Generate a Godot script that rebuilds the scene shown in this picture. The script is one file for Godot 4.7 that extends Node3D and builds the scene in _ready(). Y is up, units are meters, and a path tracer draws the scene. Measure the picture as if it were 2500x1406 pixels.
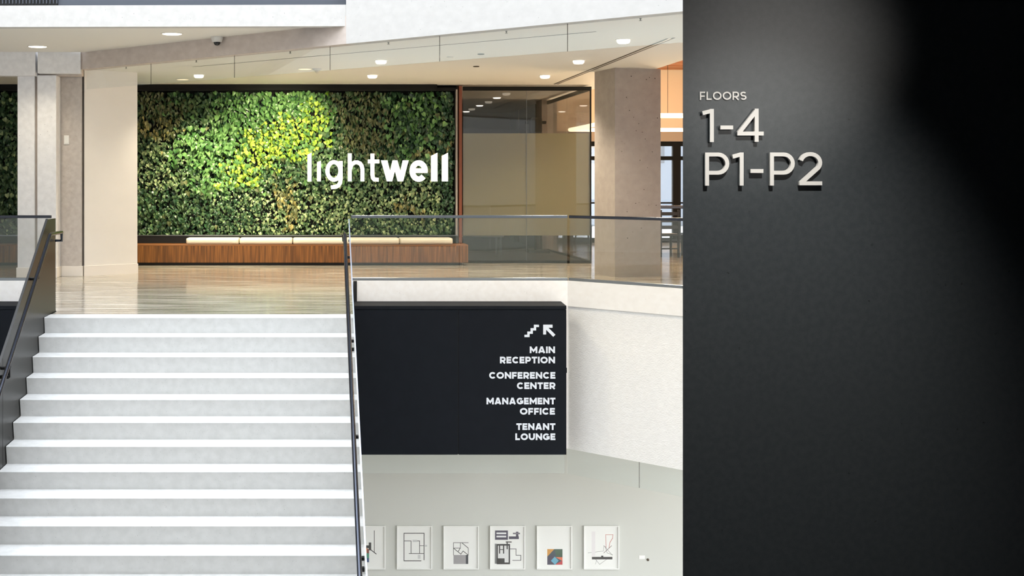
extends Node3D
# An atrium: concrete stair up to a bridge with a living wall behind it, and a dark painted lobby wall close by.
# Metres, y up. The upper floor is y = 0; depth d is measured from the viewpoint, so z = -d.

var M := {}
var counts := {}
var rng := RandomNumberGenerator.new()

# ---------------------------------------------------------------- naming
func numbered(called: String) -> String:
	var n: int = counts.get(called, 0)
	counts[called] = n + 1
	return called if n == 0 else "%s_%03d" % [called, n]

func thing(called: String, label: String, category: String, group := "", at := Vector3.ZERO) -> Node3D:
	var o := Node3D.new()
	o.name = numbered(called)
	add_child(o)
	o.position = at
	tag(o, label, category, group)
	return o

func tag(o: Node3D, label: String, category: String, group := "") -> void:
	o.set_meta("label", label)
	o.set_meta("category", category)
	if group != "":
		o.set_meta("group", group)

func part(parent: Node3D, called: String, mesh: Mesh, m: Material, at := Vector3.ZERO, label := "") -> MeshInstance3D:
	var o := MeshInstance3D.new()
	o.name = called
	o.mesh = mesh
	o.material_override = m
	o.position = at
	if label != "":
		o.set_meta("label", label)
	parent.add_child(o, true)
	return o

func solo(called: String, label: String, category: String, mesh: Mesh, m: Material, at := Vector3.ZERO, group := "") -> MeshInstance3D:
	var o := part(self, numbered(called), mesh, m, at)
	tag(o, label, category, group)
	return o

func struct(called: String, mesh: Mesh, m: Material, label: String, category: String, at := Vector3.ZERO) -> MeshInstance3D:
	var o := part(self, numbered(called), mesh, m, at)
	tag(o, label, category)
	o.set_meta("kind", "structure")
	return o

# ---------------------------------------------------------------- shapes
func begin() -> SurfaceTool:
	var st := SurfaceTool.new()
	st.begin(Mesh.PRIMITIVE_TRIANGLES)
	return st

func done(st: SurfaceTool) -> ArrayMesh:
	return st.commit()

func tri(st: SurfaceTool, a: Vector3, b: Vector3, c: Vector3, n: Vector3) -> void:
	if (b - a).cross(c - a).dot(n) > 0.0:
		var t := b
		b = c
		c = t
	for p in [a, b, c]:
		st.set_normal(n)
		st.add_vertex(p)

func quad(st: SurfaceTool, a: Vector3, b: Vector3, c: Vector3, d: Vector3, n := Vector3.ZERO) -> void:
	var nn := n
	if nn == Vector3.ZERO:
		nn = (b - a).cross(c - a).normalized()
	tri(st, a, b, c, nn)
	tri(st, a, c, d, nn)

# box from lo to hi with chamfered edges
func box(st: SurfaceTool, lo: Vector3, hi: Vector3, bev := 0.004) -> void:
	var c := (lo + hi) * 0.5
	var h := (hi - lo) * 0.5
	var b: float = minf(bev, minf(h.x, minf(h.y, h.z)) * 0.45)
	for ax in 3:
		var u := (ax + 1) % 3
		var v := (ax + 2) % 3
		for s in [-1.0, 1.0]:
			var n := Vector3.ZERO
			n[ax] = s
			var ps := []
			for q in [[-1, -1], [1, -1], [1, 1], [-1, 1]]:
				var p := Vector3.ZERO
				p[ax] = s * h[ax]
				p[u] = q[0] * (h[u] - b)
				p[v] = q[1] * (h[v] - b)
				ps.append(c + p)
			quad(st, ps[0], ps[1], ps[2], ps[3], n)
	for ax in 3:
		var u := (ax + 1) % 3
		var v := (ax + 2) % 3
		for su in [-1.0, 1.0]:
			for sv in [-1.0, 1.0]:
				var n := Vector3.ZERO
				n[u] = su
				n[v] = sv
				n = n.normalized()
				var ps := []
				for q in [[-1, 0], [1, 0], [1, 1], [-1, 1]]:
					var p := Vector3.ZERO
					p[ax] = q[0] * (h[ax] - b)
					p[u] = su * (h[u] - (b if q[1] == 1 else 0.0))
					p[v] = sv * (h[v] - (0.0 if q[1] == 1 else b))
					ps.append(c + p)
				quad(st, ps[0], ps[1], ps[2], ps[3], n)
	for sx in [-1.0, 1.0]:
		for sy in [-1.0, 1.0]:
			for sz in [-1.0, 1.0]:
				var s := Vector3(sx, sy, sz)
				tri(st, c + s * (h - Vector3(0, b, b)), c + s * (h - Vector3(b, 0, b)), c + s * (h - Vector3(b, b, 0)), s.normalized())

func boxm(size: Vector3, bev := 0.004) -> ArrayMesh:
	var st := begin()
	box(st, -size * 0.5, size * 0.5, bev)
	return done(st)

func boxlh(lo: Vector3, hi: Vector3, bev := 0.004) -> ArrayMesh:
	var st := begin()
	box(st, lo, hi, bev)
	return done(st)

# plan polygon given as (x, depth), extruded from y0 to y1
func prism(st: SurfaceTool, plan: Array, y0: float, y1: float) -> void:
	var pts := PackedVector2Array()
	for p in plan:
		pts.append(Vector2(p[0], -p[1]))
	var idx := Geometry2D.triangulate_polygon(pts)
	for i in range(0, idx.size(), 3):
		var a := pts[idx[i]]
		var b := pts[idx[i + 1]]
		var c := pts[idx[i + 2]]
		tri(st, Vector3(a.x, y1, a.y), Vector3(b.x, y1, b.y), Vector3(c.x, y1, c.y), Vector3.UP)
		tri(st, Vector3(a.x, y0, a.y), Vector3(b.x, y0, b.y), Vector3(c.x, y0, c.y), Vector3.DOWN)
	var area := 0.0
	for i in pts.size():
		area += pts[i].cross(pts[(i + 1) % pts.size()])
	for i in pts.size():
		var a := pts[i]
		var b := pts[(i + 1) % pts.size()]
		var e := (b - a).normalized()
		var n := Vector3(e.y, 0, -e.x) * signf(area)
		quad(st, Vector3(a.x, y0, a.y), Vector3(b.x, y0, b.y), Vector3(b.x, y1, b.y), Vector3(a.x, y1, a.y), n)

func prismm(plan: Array, y0: float, y1: float) -> ArrayMesh:
	var st := begin()
	prism(st, plan, y0, y1)
	return done(st)

# upright slab along a plan line; thickness t lies towards larger depth when t > 0
func slab(a: Array, b: Array, t: float, y0: float, y1: float) -> ArrayMesh:
	var d := Vector2(b[0] - a[0], b[1] - a[1]).normalized()
	var n := Vector2(-d.y, d.x)
	if n.y < 0.0 or (absf(n.y) < 1e-6 and n.x < 0.0):
		n = -n
	n *= t
	return prismm([a, b, [b[0] + n.x, b[1] + n.y], [a[0] + n.x, a[1] + n.y]], y0, y1)

# profile polygon given as (depth, y), extruded from x0 to x1
func side_prism(st: SurfaceTool, prof: Array, x0: float, x1: float) -> void:
	var pts := PackedVector2Array()
	for p in prof:
		pts.append(Vector2(-p[0], p[1]))
	var idx := Geometry2D.triangulate_polygon(pts)
	for i in range(0, idx.size(), 3):
		for s in [[x0, Vector3.LEFT], [x1, Vector3.RIGHT]]:
			var v := []
			for k in 3:
				v.append(Vector3(s[0], pts[idx[i + k]].y, pts[idx[i + k]].x))
			tri(st, v[0], v[1], v[2], s[1])
	var area := 0.0
	for i in pts.size():
		area += pts[i].cross(pts[(i + 1) % pts.size()])
	for i in pts.size():
		var a := pts[i]
		var b := pts[(i + 1) % pts.size()]
		var e := (b - a).normalized()
		var n := Vector3(0, -e.x, e.y) * signf(area)
		quad(st, Vector3(x0, a.y, a.x), Vector3(x1, a.y, a.x), Vector3(x1, b.y, b.x), Vector3(x0, b.y, b.x), n)

# a tube through points
func tube(st: SurfaceTool, pts: Array, r: float, seg := 10) -> void:
	var rings := []
	var prev := Vector3.ZERO
	for i in pts.size():
		var d: Vector3
		if i == 0:
			d = pts[1] - pts[0]
		elif i == pts.size() - 1:
			d = pts[i] - pts[i - 1]
		else:
			d = (pts[i + 1] - pts[i]).normalized() + (pts[i] - pts[i - 1]).normalized()
		d = d.normalized()
		var up := prev
		if up == Vector3.ZERO:
			up = Vector3.UP if absf(d.y) < 0.9 else Vector3.RIGHT
		var u := (up - d * up.dot(d)).normalized()
		prev = u
		var v := d.cross(u)
		var ring := []
		for k in seg:
			var a := TAU * k / seg
			ring.append(u * cos(a) + v * sin(a))
		rings.append(ring)
	for i in pts.size() - 1:
		for k in seg:
			var k2 := (k + 1) % seg
			var p := [pts[i] + rings[i][k] * r, pts[i] + rings[i][k2] * r, pts[i + 1] + rings[i + 1][k2] * r, pts[i + 1] + rings[i + 1][k] * r]
			var n := [rings[i][k], rings[i][k2], rings[i + 1][k2], rings[i + 1][k]]
			smooth_quad(st, p, n)
	for e in [0, pts.size() - 1]:
		var dd: Vector3 = (pts[0] - pts[1]) if e == 0 else (pts[e] - pts[e - 1])
		for k in seg:
			tri(st, pts[e], pts[e] + rings[e][k] * r, pts[e] + rings[e][(k + 1) % seg] * r, dd.normalized())

func smooth_quad(st: SurfaceTool, p: Array, n: Array) -> void:
	var order := [0, 1, 2, 0, 2, 3]
	if (p[1] - p[0]).cross(p[2] - p[0]).dot(n[0] + n[2]) > 0.0:
		order = [0, 2, 1, 0, 3, 2]
	for i in order:
		st.set_normal(n[i])
		st.add_vertex(p[i])

# profile of [radius, y] turned about the y axis
func lathe(st: SurfaceTool, prof: Array, at := Vector3.ZERO, seg := 20) -> void:
	for i in prof.size() - 1:
		var a: Array = prof[i]
		var b: Array = prof[i + 1]
		var e := Vector2(b[0] - a[0], b[1] - a[1]).normalized()
		var nr := Vector2(e.y, -e.x)
		for k in seg:
			var c0 := Vector3(cos(TAU * k / seg), 0, sin(TAU * k / seg))
			var c1 := Vector3(cos(TAU * (k + 1) / seg), 0, sin(TAU * (k + 1) / seg))
			var p := [at + c0 * a[0] + Vector3(0, a[1], 0), at + c1 * a[0] + Vector3(0, a[1], 0), at + c1 * b[0] + Vector3(0, b[1], 0), at + c0 * b[0] + Vector3(0, b[1], 0)]
			var n := [c0 * nr.x + Vector3(0, nr.y, 0), c1 * nr.x + Vector3(0, nr.y, 0), c1 * nr.x + Vector3(0, nr.y, 0), c0 * nr.x + Vector3(0, nr.y, 0)]
			var order := [0, 1, 2, 0, 2, 3]
			if (p[2] - p[0]).cross(p[3] - p[1]).dot(n[0] + n[2]) > 0.0:
				order = [0, 2, 1, 0, 3, 2]
			for q in order:
				st.set_normal(n[q])
				st.add_vertex(p[q])

# ---------------------------------------------------------------- lettering: strokes with real depth
func stroke(st: SurfaceTool, pts: Array, w: float, z0: float, z1: float, closed := false) -> void:
	var n := pts.size()
	var left := []
	var right := []
	for i in n:
		var p: Vector2 = pts[i]
		var d0 := Vector2.ZERO
		var d1 := Vector2.ZERO
		if i > 0 or closed:
			d0 = (p - pts[(i - 1 + n) % n]).normalized()
		if i < n - 1 or closed:
			d1 = (pts[(i + 1) % n] - p).normalized()
		var t := (d0 + d1).normalized()
		var m := Vector2(-t.y, t.x)
		var e := d1 if d1 != Vector2.ZERO else d0
		var k := minf(1.0 / maxf(absf(m.dot(Vector2(-e.y, e.x))), 0.2), 1.6)
		left.append(p + m * w * 0.5 * k)
		right.append(p - m * w * 0.5 * k)
	var last := n if closed else n - 1
	for i in last:
		var j := (i + 1) % n
		quad(st, v3(left[i], z1), v3(left[j], z1), v3(right[j], z1), v3(right[i], z1), Vector3.BACK)
		quad(st, v3(left[i], z0), v3(left[j], z0), v3(right[j], z0), v3(right[i], z0), Vector3.FORWARD)
		var e: Vector2 = (pts[j] - pts[i]).normalized()
		var nn := Vector3(-e.y, e.x, 0)
		quad(st, v3(left[i], z0), v3(left[j], z0), v3(left[j], z1), v3(left[i], z1), nn)
		quad(st, v3(right[i], z0), v3(right[j], z0), v3(right[j], z1), v3(right[i], z1), -nn)
	if not closed:
		for q in [[0, 1], [n - 1, n - 2]]:
			var e: Vector2 = (pts[q[0]] - pts[q[1]]).normalized()
			quad(st, v3(left[q[0]], z0), v3(right[q[0]], z0), v3(right[q[0]], z1), v3(left[q[0]], z1), Vector3(e.x, e.y, 0))

func v3(p: Vector2, z: float) -> Vector3:
	return Vector3(p.x, p.y, z)

func poly_extrude(st: SurfaceTool, pts: PackedVector2Array, z0: float, z1: float) -> void:
	var idx := Geometry2D.triangulate_polygon(pts)
	for i in range(0, idx.size(), 3):
		tri(st, v3(pts[idx[i]], z1), v3(pts[idx[i + 1]], z1), v3(pts[idx[i + 2]], z1), Vector3.BACK)
		tri(st, v3(pts[idx[i]], z0), v3(pts[idx[i + 1]], z0), v3(pts[idx[i + 2]], z0), Vector3.FORWARD)
	var area := 0.0
	for i in pts.size():
		area += pts[i].cross(pts[(i + 1) % pts.size()])
	for i in pts.size():
		var a := pts[i]
		var b := pts[(i + 1) % pts.size()]
		var e := (b - a).normalized()
		quad(st, v3(a, z0), v3(b, z0), v3(b, z1), v3(a, z1), Vector3(e.y, -e.x, 0) * signf(area))

func arc(cx: float, cy: float, rx: float, ry: float, a0: float, a1: float, n := 14) -> Array:
	var out := []
	for i in n + 1:
		var a := deg_to_rad(lerpf(a0, a1, float(i) / n))
		out.append(Vector2(cx + rx * cos(a), cy + ry * sin(a)))
	return out

func ring(cx: float, cy: float, rx: float, ry: float, n := 28) -> Array:
	var out := []
	for i in n:
		out.append(Vector2(cx + rx * cos(TAU * i / n), cy + ry * sin(TAU * i / n)))
	return out

# advance width of a capital, cap height 1, stroke s
func glyph_width(ch: String, s: float) -> float:
	var t := {"M": 0.86, "A": 0.80, "N": 0.72, "R": 0.64, "E": 0.54, "F": 0.52, "L": 0.50, "T": 0.60, "C": 0.74, "G": 0.78, "O": 0.84, "P": 0.62, "U": 0.70, "S": 0.60, "1": 0.34, "2": 0.71, "4": 0.80, "-": 0.39}
	if ch == "I":
		return s
	return t[ch] + (s - 0.13) * 0.55

func glyph(ch: String, s: float, w: float) -> Array:
	var l := s * 0.5
	var r := w - s * 0.5
	var b := s * 0.5
	var t := 1.0 - s * 0.5
	var out := []
	match ch:
		"M":
			out = [[Vector2(l, 0), Vector2(l, 1)], [Vector2(r, 0), Vector2(r, 1)], [Vector2(l, t), Vector2(w * 0.5, 0.32), Vector2(r, t)]]
		"A":
			out = [[Vector2(l * 1.05, 0), Vector2(w * 0.5 - s * 0.08, 1)], [Vector2(w - l * 1.05, 0), Vector2(w * 0.5 + s * 0.08, 1)], [Vector2(w * 0.22, 0.26), Vector2(w * 0.78, 0.26)]]
		"N":
			out = [[Vector2(l, 0), Vector2(l, 1)], [Vector2(r, 0), Vector2(r, 1)], [Vector2(l, t), Vector2(r, b)]]
		"I":
			out = [[Vector2(w * 0.5, 0), Vector2(w * 0.5, 1)]]
		"E", "F", "L":
			out = [[Vector2(l, 0), Vector2(l, 1)]]
			if ch != "L":
				out.append([Vector2(l, t), Vector2(w * 0.98, t)])
				out.append([Vector2(l, 0.5 if ch == "E" else 0.45), Vector2(w * 0.92, 0.5 if ch == "E" else 0.45)])
			if ch != "F":
				out.append([Vector2(l, b), Vector2(w, b)])
		"T":
			out = [[Vector2(0, t), Vector2(w, t)], [Vector2(w * 0.5, 0), Vector2(w * 0.5, 1)]]
		"C":
			out = [arc(w * 0.53, 0.5, w * 0.53 - l, 0.5 - l, 42, 318, 22)]
		"G":
			out = [arc(w * 0.51, 0.5, w * 0.51 - l, 0.5 - l, 42, 322, 22), [Vector2(r, 0.12), Vector2(r, 0.5)], [Vector2(w * 0.52, 0.46), Vector2(w, 0.46)]]
		"O":
			out = [ring(w * 0.5, 0.5, w * 0.5 - l, 0.5 - l)]
		"P", "R":
			var y0 := 0.39 if ch == "P" else 0.38
			var rad := (t - y0) * 0.5
			var bowl := [Vector2(l, t)]
			bowl.append_array(arc(r - rad, y0 + rad, rad, rad, 90, -90, 12))
			bowl.append(Vector2(l, y0))
			out = [[Vector2(l, 0), Vector2(l, 1)], bowl]
			if ch == "R":
				out.append([Vector2(w * 0.45, y0), Vector2(r + s * 0.06, 0)])
		"U":
			var rad := r - w * 0.5
			var u := [Vector2(l, 1)]
			u.append_array(arc(w * 0.5, b + rad, rad, rad, 180, 360, 12))
			u.append(Vector2(r, 1))
			out = [u]
		"S":
			var ry := (t - b) * 0.25
			var u := arc(w * 0.5, t - ry, w * 0.5 - l, ry, 35, 250, 12)
			u.append_array(arc(w * 0.5, b + ry, w * 0.5 - l, ry, 70, -145, 12))
			out = [u]
		"1":
			out = [[Vector2(r, 0), Vector2(r, 1)], [Vector2(0, 0.87), Vector2(r, 0.945)]]
		"2":
			var u := arc(w * 0.5, 0.68, w * 0.5 - l, 0.32 - l, 165, -35, 16)
			u.append(Vector2(l * 1.1, b))
			out = [u, [Vector2(l * 0.3, b), Vector2(w, b)]]
		"4":
			out = [[Vector2(w * 0.73, 0), Vector2(w * 0.73, 1)], [Vector2(w * 0.73, 0.94), Vector2(l * 0.8, 0.265)], [Vector2(0, 0.25), Vector2(w, 0.25)]]
		"-":
			out = [[Vector2(0, 0.44), Vector2(w, 0.44)]]
	return out

func glyph_mesh(ch: String, s: float, w: float, cap: float, z0: float, z1: float) -> ArrayMesh:
	var st := begin()
	var i := 0
	for line in glyph(ch, s, w):
		var pts := []
		for p in line:
			pts.append(p * cap)
		stroke(st, pts, s * cap, z0, z1 - 0.00012 * i, ch == "O")
		i += 1
	return done(st)

# a line of capitals between x0 and x1 (local), base line y; every letter its own mesh under parent
func letters(parent: Node3D, text: String, x0: float, x1: float, y: float, cap: float, s: float, gap: float, z0: float, z1: float, m: Material) -> void:
	var total := 0.0
	for ch in text:
		total += glyph_width(ch, s)
	total += gap * (text.length() - 1)
	var k := (x1 - x0) / (total * cap)
	var x := x0
	for ch in text:
		var w := glyph_width(ch, s)
		if ch != "I":
			w = w * k
		part(parent, "letter", glyph_mesh(ch, s, w, cap, z0, z1), m, Vector3(x, y, 0))
		x += (w + gap * k) * cap if ch != "I" else (w * cap + gap * k * cap)

# ---------------------------------------------------------------- materials
func mat(c: Color, rough := 0.6, metal := 0.0) -> StandardMaterial3D:
	var m := StandardMaterial3D.new()
	m.albedo_color = c
	m.roughness = rough
	m.metallic = metal
	return m

func glow(c: Color, e: float) -> StandardMaterial3D:
	var m := mat(c, 0.5)
	m.emission_enabled = true
	m.emission = c
	m.emission_energy_multiplier = e
	return m

func pane(c: Color, a: float) -> StandardMaterial3D:
	var m := mat(Color(c.r, c.g, c.b, a), 0.0)
	m.transparency = BaseMaterial3D.TRANSPARENCY_ALPHA
	return m

# colour texture from stretched noise; fx, fy are cycles over the picture; specks are small dark pits
func noise_tex(size: int, c0: Color, c1: Color, fx: float, fy: float, sd: int, specks := 0, fine := 0.25) -> ImageTexture:
	var a := FastNoiseLite.new()
	a.seed = sd
	a.noise_type = FastNoiseLite.TYPE_SIMPLEX_SMOOTH
	a.frequency = 1.0
	a.fractal_octaves = 4
	var f := FastNoiseLite.new()
	f.seed = sd + 7
	f.frequency = 0.6
	f.fractal_type = FastNoiseLite.FRACTAL_NONE
	var im := Image.create(size, size, false, Image.FORMAT_RGB8)
	var dx := fx / size
	var dy := fy / size
	var wrap := 0.15
	for y in size:
		for x in size:
			var v := a.get_noise_2d(x * dx, y * dy)
			var u := float(x) / size
			if u > 1.0 - wrap:
				v = lerpf(v, a.get_noise_2d((x - size) * dx, y * dy), (u - 1.0 + wrap) / wrap)
			var w := float(y) / size
			if w > 1.0 - wrap:
				v = lerpf(v, a.get_noise_2d(x * dx, (y - size) * dy), (w - 1.0 + wrap) / wrap)
			v = 0.5 + v * 0.75 + f.get_noise_2d(x, y) * fine
			im.set_pixel(x, y, c0.lerp(c1, clampf(v, 0.0, 1.0)))
	var r := RandomNumberGenerator.new()
	r.seed = sd
	for i in specks:
		var px := r.randi_range(2, size - 4)
		var py := r.randi_range(2, size - 4)
		var k := r.randf_range(0.45, 0.85)
		for q in r.randi_range(1, 4):
			var qx := px + r.randi_range(0, 2)
			var qy := py + r.randi_range(0, 2)
			im.set_pixel(qx, qy, im.get_pixel(qx, qy) * k)
	return ImageTexture.create_from_image(im)

func world_mat(tex: Texture2D, scale: Vector3, rough: float, metal := 0.0) -> StandardMaterial3D:
	var m := mat(Color.WHITE, rough, metal)
	m.albedo_texture = tex
	m.uv1_triplanar = true
	m.uv1_world_triplanar = true
	m.uv1_scale = scale
	m.texture_filter = BaseMaterial3D.TEXTURE_FILTER_LINEAR_WITH_MIPMAPS_ANISOTROPIC
	return m

func relief(m: StandardMaterial3D, sd: int, freq: float, strength: float, size := 512) -> void:
	var n := FastNoiseLite.new()
	n.seed = sd
	n.frequency = freq
	n.fractal_octaves = 3
	var im := n.get_seamless_image(size, size)
	im.convert(Image.FORMAT_RGBA8)
	im.bump_map_to_normal_map(strength)
	m.normal_enabled = true
	m.normal_texture = ImageTexture.create_from_image(im)

func make_materials() -> void:
	M.stair = world_mat(noise_tex(1024, Color(0.785, 0.785, 0.775), Color(0.835, 0.833, 0.825), 16, 16, 11, 700, 0.13), Vector3.ONE * 0.5, 0.75)
	M.white = world_mat(noise_tex(512, Color(0.745, 0.735, 0.72), Color(0.785, 0.775, 0.76), 14, 14, 23, 40, 0.12), Vector3.ONE * 0.5, 0.85)
	M.fascia = M.white
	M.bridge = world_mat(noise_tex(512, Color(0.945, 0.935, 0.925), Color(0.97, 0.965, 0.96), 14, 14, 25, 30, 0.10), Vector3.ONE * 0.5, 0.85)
	M.stucco = world_mat(noise_tex(512, Color(0.935, 0.932, 0.925), Color(0.97, 0.968, 0.962), 16, 16, 31, 60, 0.2), Vector3.ONE * 0.7, 0.9)
	relief(M.stucco, 5, 0.10, 1.6)
	M.concrete = world_mat(noise_tex(512, Color(0.64, 0.60, 0.57), Color(0.685, 0.645, 0.615), 10, 10, 41, 200, 0.10), Vector3.ONE * 0.55, 0.85)
	M.pilaster = world_mat(noise_tex(512, Color(0.85, 0.845, 0.845), Color(0.90, 0.895, 0.895), 14, 14, 43, 80, 0.12), Vector3.ONE * 0.55, 0.85)
	M.beam = world_mat(noise_tex(512, Color(0.735, 0.685, 0.65), Color(0.81, 0.765, 0.73), 12, 12, 47, 80, 0.14), Vector3.ONE * 0.5, 0.85)
	M.wing = world_mat(noise_tex(512, Color(0.715, 0.68, 0.65), Color(0.79, 0.76, 0.73), 14, 14, 45, 100, 0.12), Vector3.ONE * 0.55, 0.85)
	M.white_wall = world_mat(noise_tex(256, Color(0.885, 0.865, 0.835), Color(0.905, 0.885, 0.855), 5, 5, 51, 0, 0.1), Vector3.ONE * 0.4, 0.7)
	M.ceiling = mat(Color(0.875, 0.86, 0.825), 0.85)
	M.soffit = M.ceiling
	M.baseboard = mat(Color(0.90, 0.87, 0.83), 0.5)
	M.atrium = mat(Color(0.88, 0.87, 0.85), 0.85)
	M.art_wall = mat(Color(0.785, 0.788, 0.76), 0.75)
	M.lower_floor = world_mat(noise_tex(256, Color(0.66, 0.65, 0.62), Color(0.74, 0.73, 0.70), 6, 6, 61, 0, 0.1), Vector3.ONE * 0.3, 0.3)
	var fl := noise_tex(1024, Color(0.46, 0.42, 0.36), Color(0.83, 0.81, 0.765), 4, 44, 71, 0, 0.06)
	M.floor = world_mat(fl, Vector3(0.16, 0.16, 0.16), 0.12)
	M.floor.metallic_specular = 0.35
	M.steel = mat(Color(0.20, 0.195, 0.19), 0.32, 0.75)
	M.rail = mat(Color(0.27, 0.28, 0.31), 0.16, 1.0)
	M.rail_reflection = mat(Color(0.42, 0.45, 0.49), 0.35, 0.7)  # rail metal lightened to paint in the reflection on the straight run
	M.edge = mat(Color(0.62, 0.64, 0.68), 0.3, 0.8)
	M.shoe = mat(Color(0.55, 0.57, 0.59), 0.3, 0.9)
	M.black = mat(Color(0.035, 0.035, 0.04), 0.5)
	M.felt = mat(Color(0.012, 0.014, 0.010), 0.95)
	M.bolt = mat(Color(0.05, 0.05, 0.055), 0.4, 0.5)
	M.sign_panel = world_mat(noise_tex(256, Color(0.06, 0.075, 0.10), Color(0.075, 0.09, 0.115), 6, 6, 81, 0, 0.3), Vector3.ONE * 0.6, 0.6)
	M.sign_panel.metallic_specular = 0.25
	M.sign_cap = M.sign_panel
	M.sign_letter = mat(Color(0.86, 0.88, 0.91), 0.5)
	M.lobby_wall = world_mat(noise_tex(512, Color(0.25, 0.268, 0.28), Color(0.285, 0.30, 0.31), 40, 40, 91, 40, 0.5), Vector3.ONE * 1.1, 0.34)
	M.lobby_dark = mat(Color(0.42, 0.445, 0.47), 0.8)
	M.lobby_letter = mat(Color(0.89, 0.88, 0.86), 0.45)
	M.glass = pane(Color(0.78, 0.88, 0.86), 0.07)
	M.print_glass = pane(Color(0.9, 0.92, 0.92), 0.012)
	M.guard_glass = pane(Color(0.26, 0.33, 0.26), 0.12)
	M.dark_glass = pane(Color(0.12, 0.135, 0.10), 0.26)
	M.film = pane(Color(0.80, 0.77, 0.62), 0.86)
	M.film.roughness = 0.55
	var w := noise_tex(1024, Color(0.27, 0.155, 0.055), Color(0.60, 0.39, 0.185), 46, 1.5, 101, 0, 0.10)
	M.bench_wood = world_mat(w, Vector3(0.42, 0.42, 0.42), 0.45)
	M.bench_top = mat(Color(0.50, 0.31, 0.15), 0.45)
	M.jamb = mat(Color(0.45, 0.235, 0.145), 0.5)
	M.cushion = mat(Color(0.89, 0.86, 0.785), 0.85)
	relief(M.cushion, 15, 0.3, 1.0, 256)
	M.ply = world_mat(noise_tex(512, Color(0.56, 0.33, 0.19), Color(0.74, 0.49, 0.31), 3, 40, 111, 0, 0.1), Vector3.ONE * 0.3, 0.5)
	M.peach = mat(Color(0.93, 0.85, 0.75), 0.85)
	M.grey_band = mat(Color(0.66, 0.60, 0.54), 0.8)
	M.chair = mat(Color(0.06, 0.07, 0.10), 0.5)
	M.table = mat(Color(0.13, 0.075, 0.06), 0.25)
	M.slate = mat(Color(0.29, 0.31, 0.345), 0.5)
	M.frame_white = mat(Color(0.92, 0.92, 0.90), 0.45)
	M.plate = mat(Color(0.93, 0.92, 0.90), 0.4)
	M.lamp = glow(Color(1.0, 0.96, 0.88), 3.0)
	M.washer = glow(Color(1.0, 0.93, 0.78), 0.85)
	M.pendant = glow(Color(1.0, 0.90, 0.74), 5.0)
	M.sign_light = glow(Color(1.0, 0.985, 0.95), 1.25)
	M.ring = mat(Color(0.80, 0.78, 0.74), 0.5)
	M.dome = mat(Color(0.80, 0.79, 0.77), 0.4)
	M.lens = mat(Color(0.05, 0.05, 0.06), 0.08)
	M.sprinkler = mat(Color(0.34, 0.30, 0.25), 0.4, 0.6)
	M.slot = mat(Color(0.24, 0.20, 0.16), 0.7)
	M.carpet = mat(Color(0.26, 0.25, 0.235), 0.95)
	M.room_wall = mat(Color(0.34, 0.335, 0.31), 0.85)
	M.outside = mat(Color(0.43, 0.46, 0.50), 0.9)
	M.paving = mat(Color(0.72, 0.72, 0.71), 0.9)

# ---------------------------------------------------------------- stage
func set_stage() -> void:
	var cam := Camera3D.new()
	cam.name = "camera"
	add_child(cam)
	cam.position = Vector3(0, 1.55, 0)
	var near := 0.05
	var f := 2850.0
	cam.set_frustum(1406.0 / f * near, Vector2(495.0 / f * near, -258.0 / f * near), near, 300.0)
	cam.current = true

	var env := Environment.new()
	env.background_mode = Environment.BG_SKY
	var sky := Sky.new()
	var sm := ProceduralSkyMaterial.new()
	sm.sky_top_color = Color(0.93, 0.96, 1.0)
	sm.sky_horizon_color = Color(0.97, 0.98, 1.0)
	sm.ground_bottom_color = Color(0.62, 0.61, 0.60)
	sm.ground_horizon_color = Color(0.80, 0.80, 0.80)
	sm.sun_angle_max = 0.0
	sky.sky_material = sm
	env.sky = sky
	env.background_energy_multiplier = 6.9
	env.tonemap_mode = Environment.TONE_MAPPER_LINEAR
	env.tonemap_exposure = 1.0
	env.sdfgi_enabled = true
	env.ssao_enabled = true
	env.ssil_enabled = true
	var we := WorldEnvironment.new()
	we.name = "environment"
	we.environment = env
	add_child(we)

func spot(parent: Node3D, at: Vector3, aim: Vector3, energy: float, angle: float, soft: float, c: Color, size := 0.06) -> void:
	var l := SpotLight3D.new()
	l.name = "lamp_light"
	l.light_color = c
	l.light_energy = energy
	l.spot_angle = angle
	l.spot_angle_attenuation = soft
	l.light_size = size
	l.spot_range = 40.0
	l.spot_attenuation = 2.0
	l.shadow_enabled = true
	parent.add_child(l, true)
	l.position = at
	var dir := (aim - at).normalized()
	l.basis = Basis.looking_at(dir, Vector3.UP if absf(dir.y) < 0.98 else Vector3.FORWARD)

# ---------------------------------------------------------------- setting
const BEAM_X := 0.487
const BEAM_D := 15.43
const BEAM_K := 0.835

func beam_d(x: float) -> float:
	return BEAM_D - BEAM_K * (x - BEAM_X)

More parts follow.
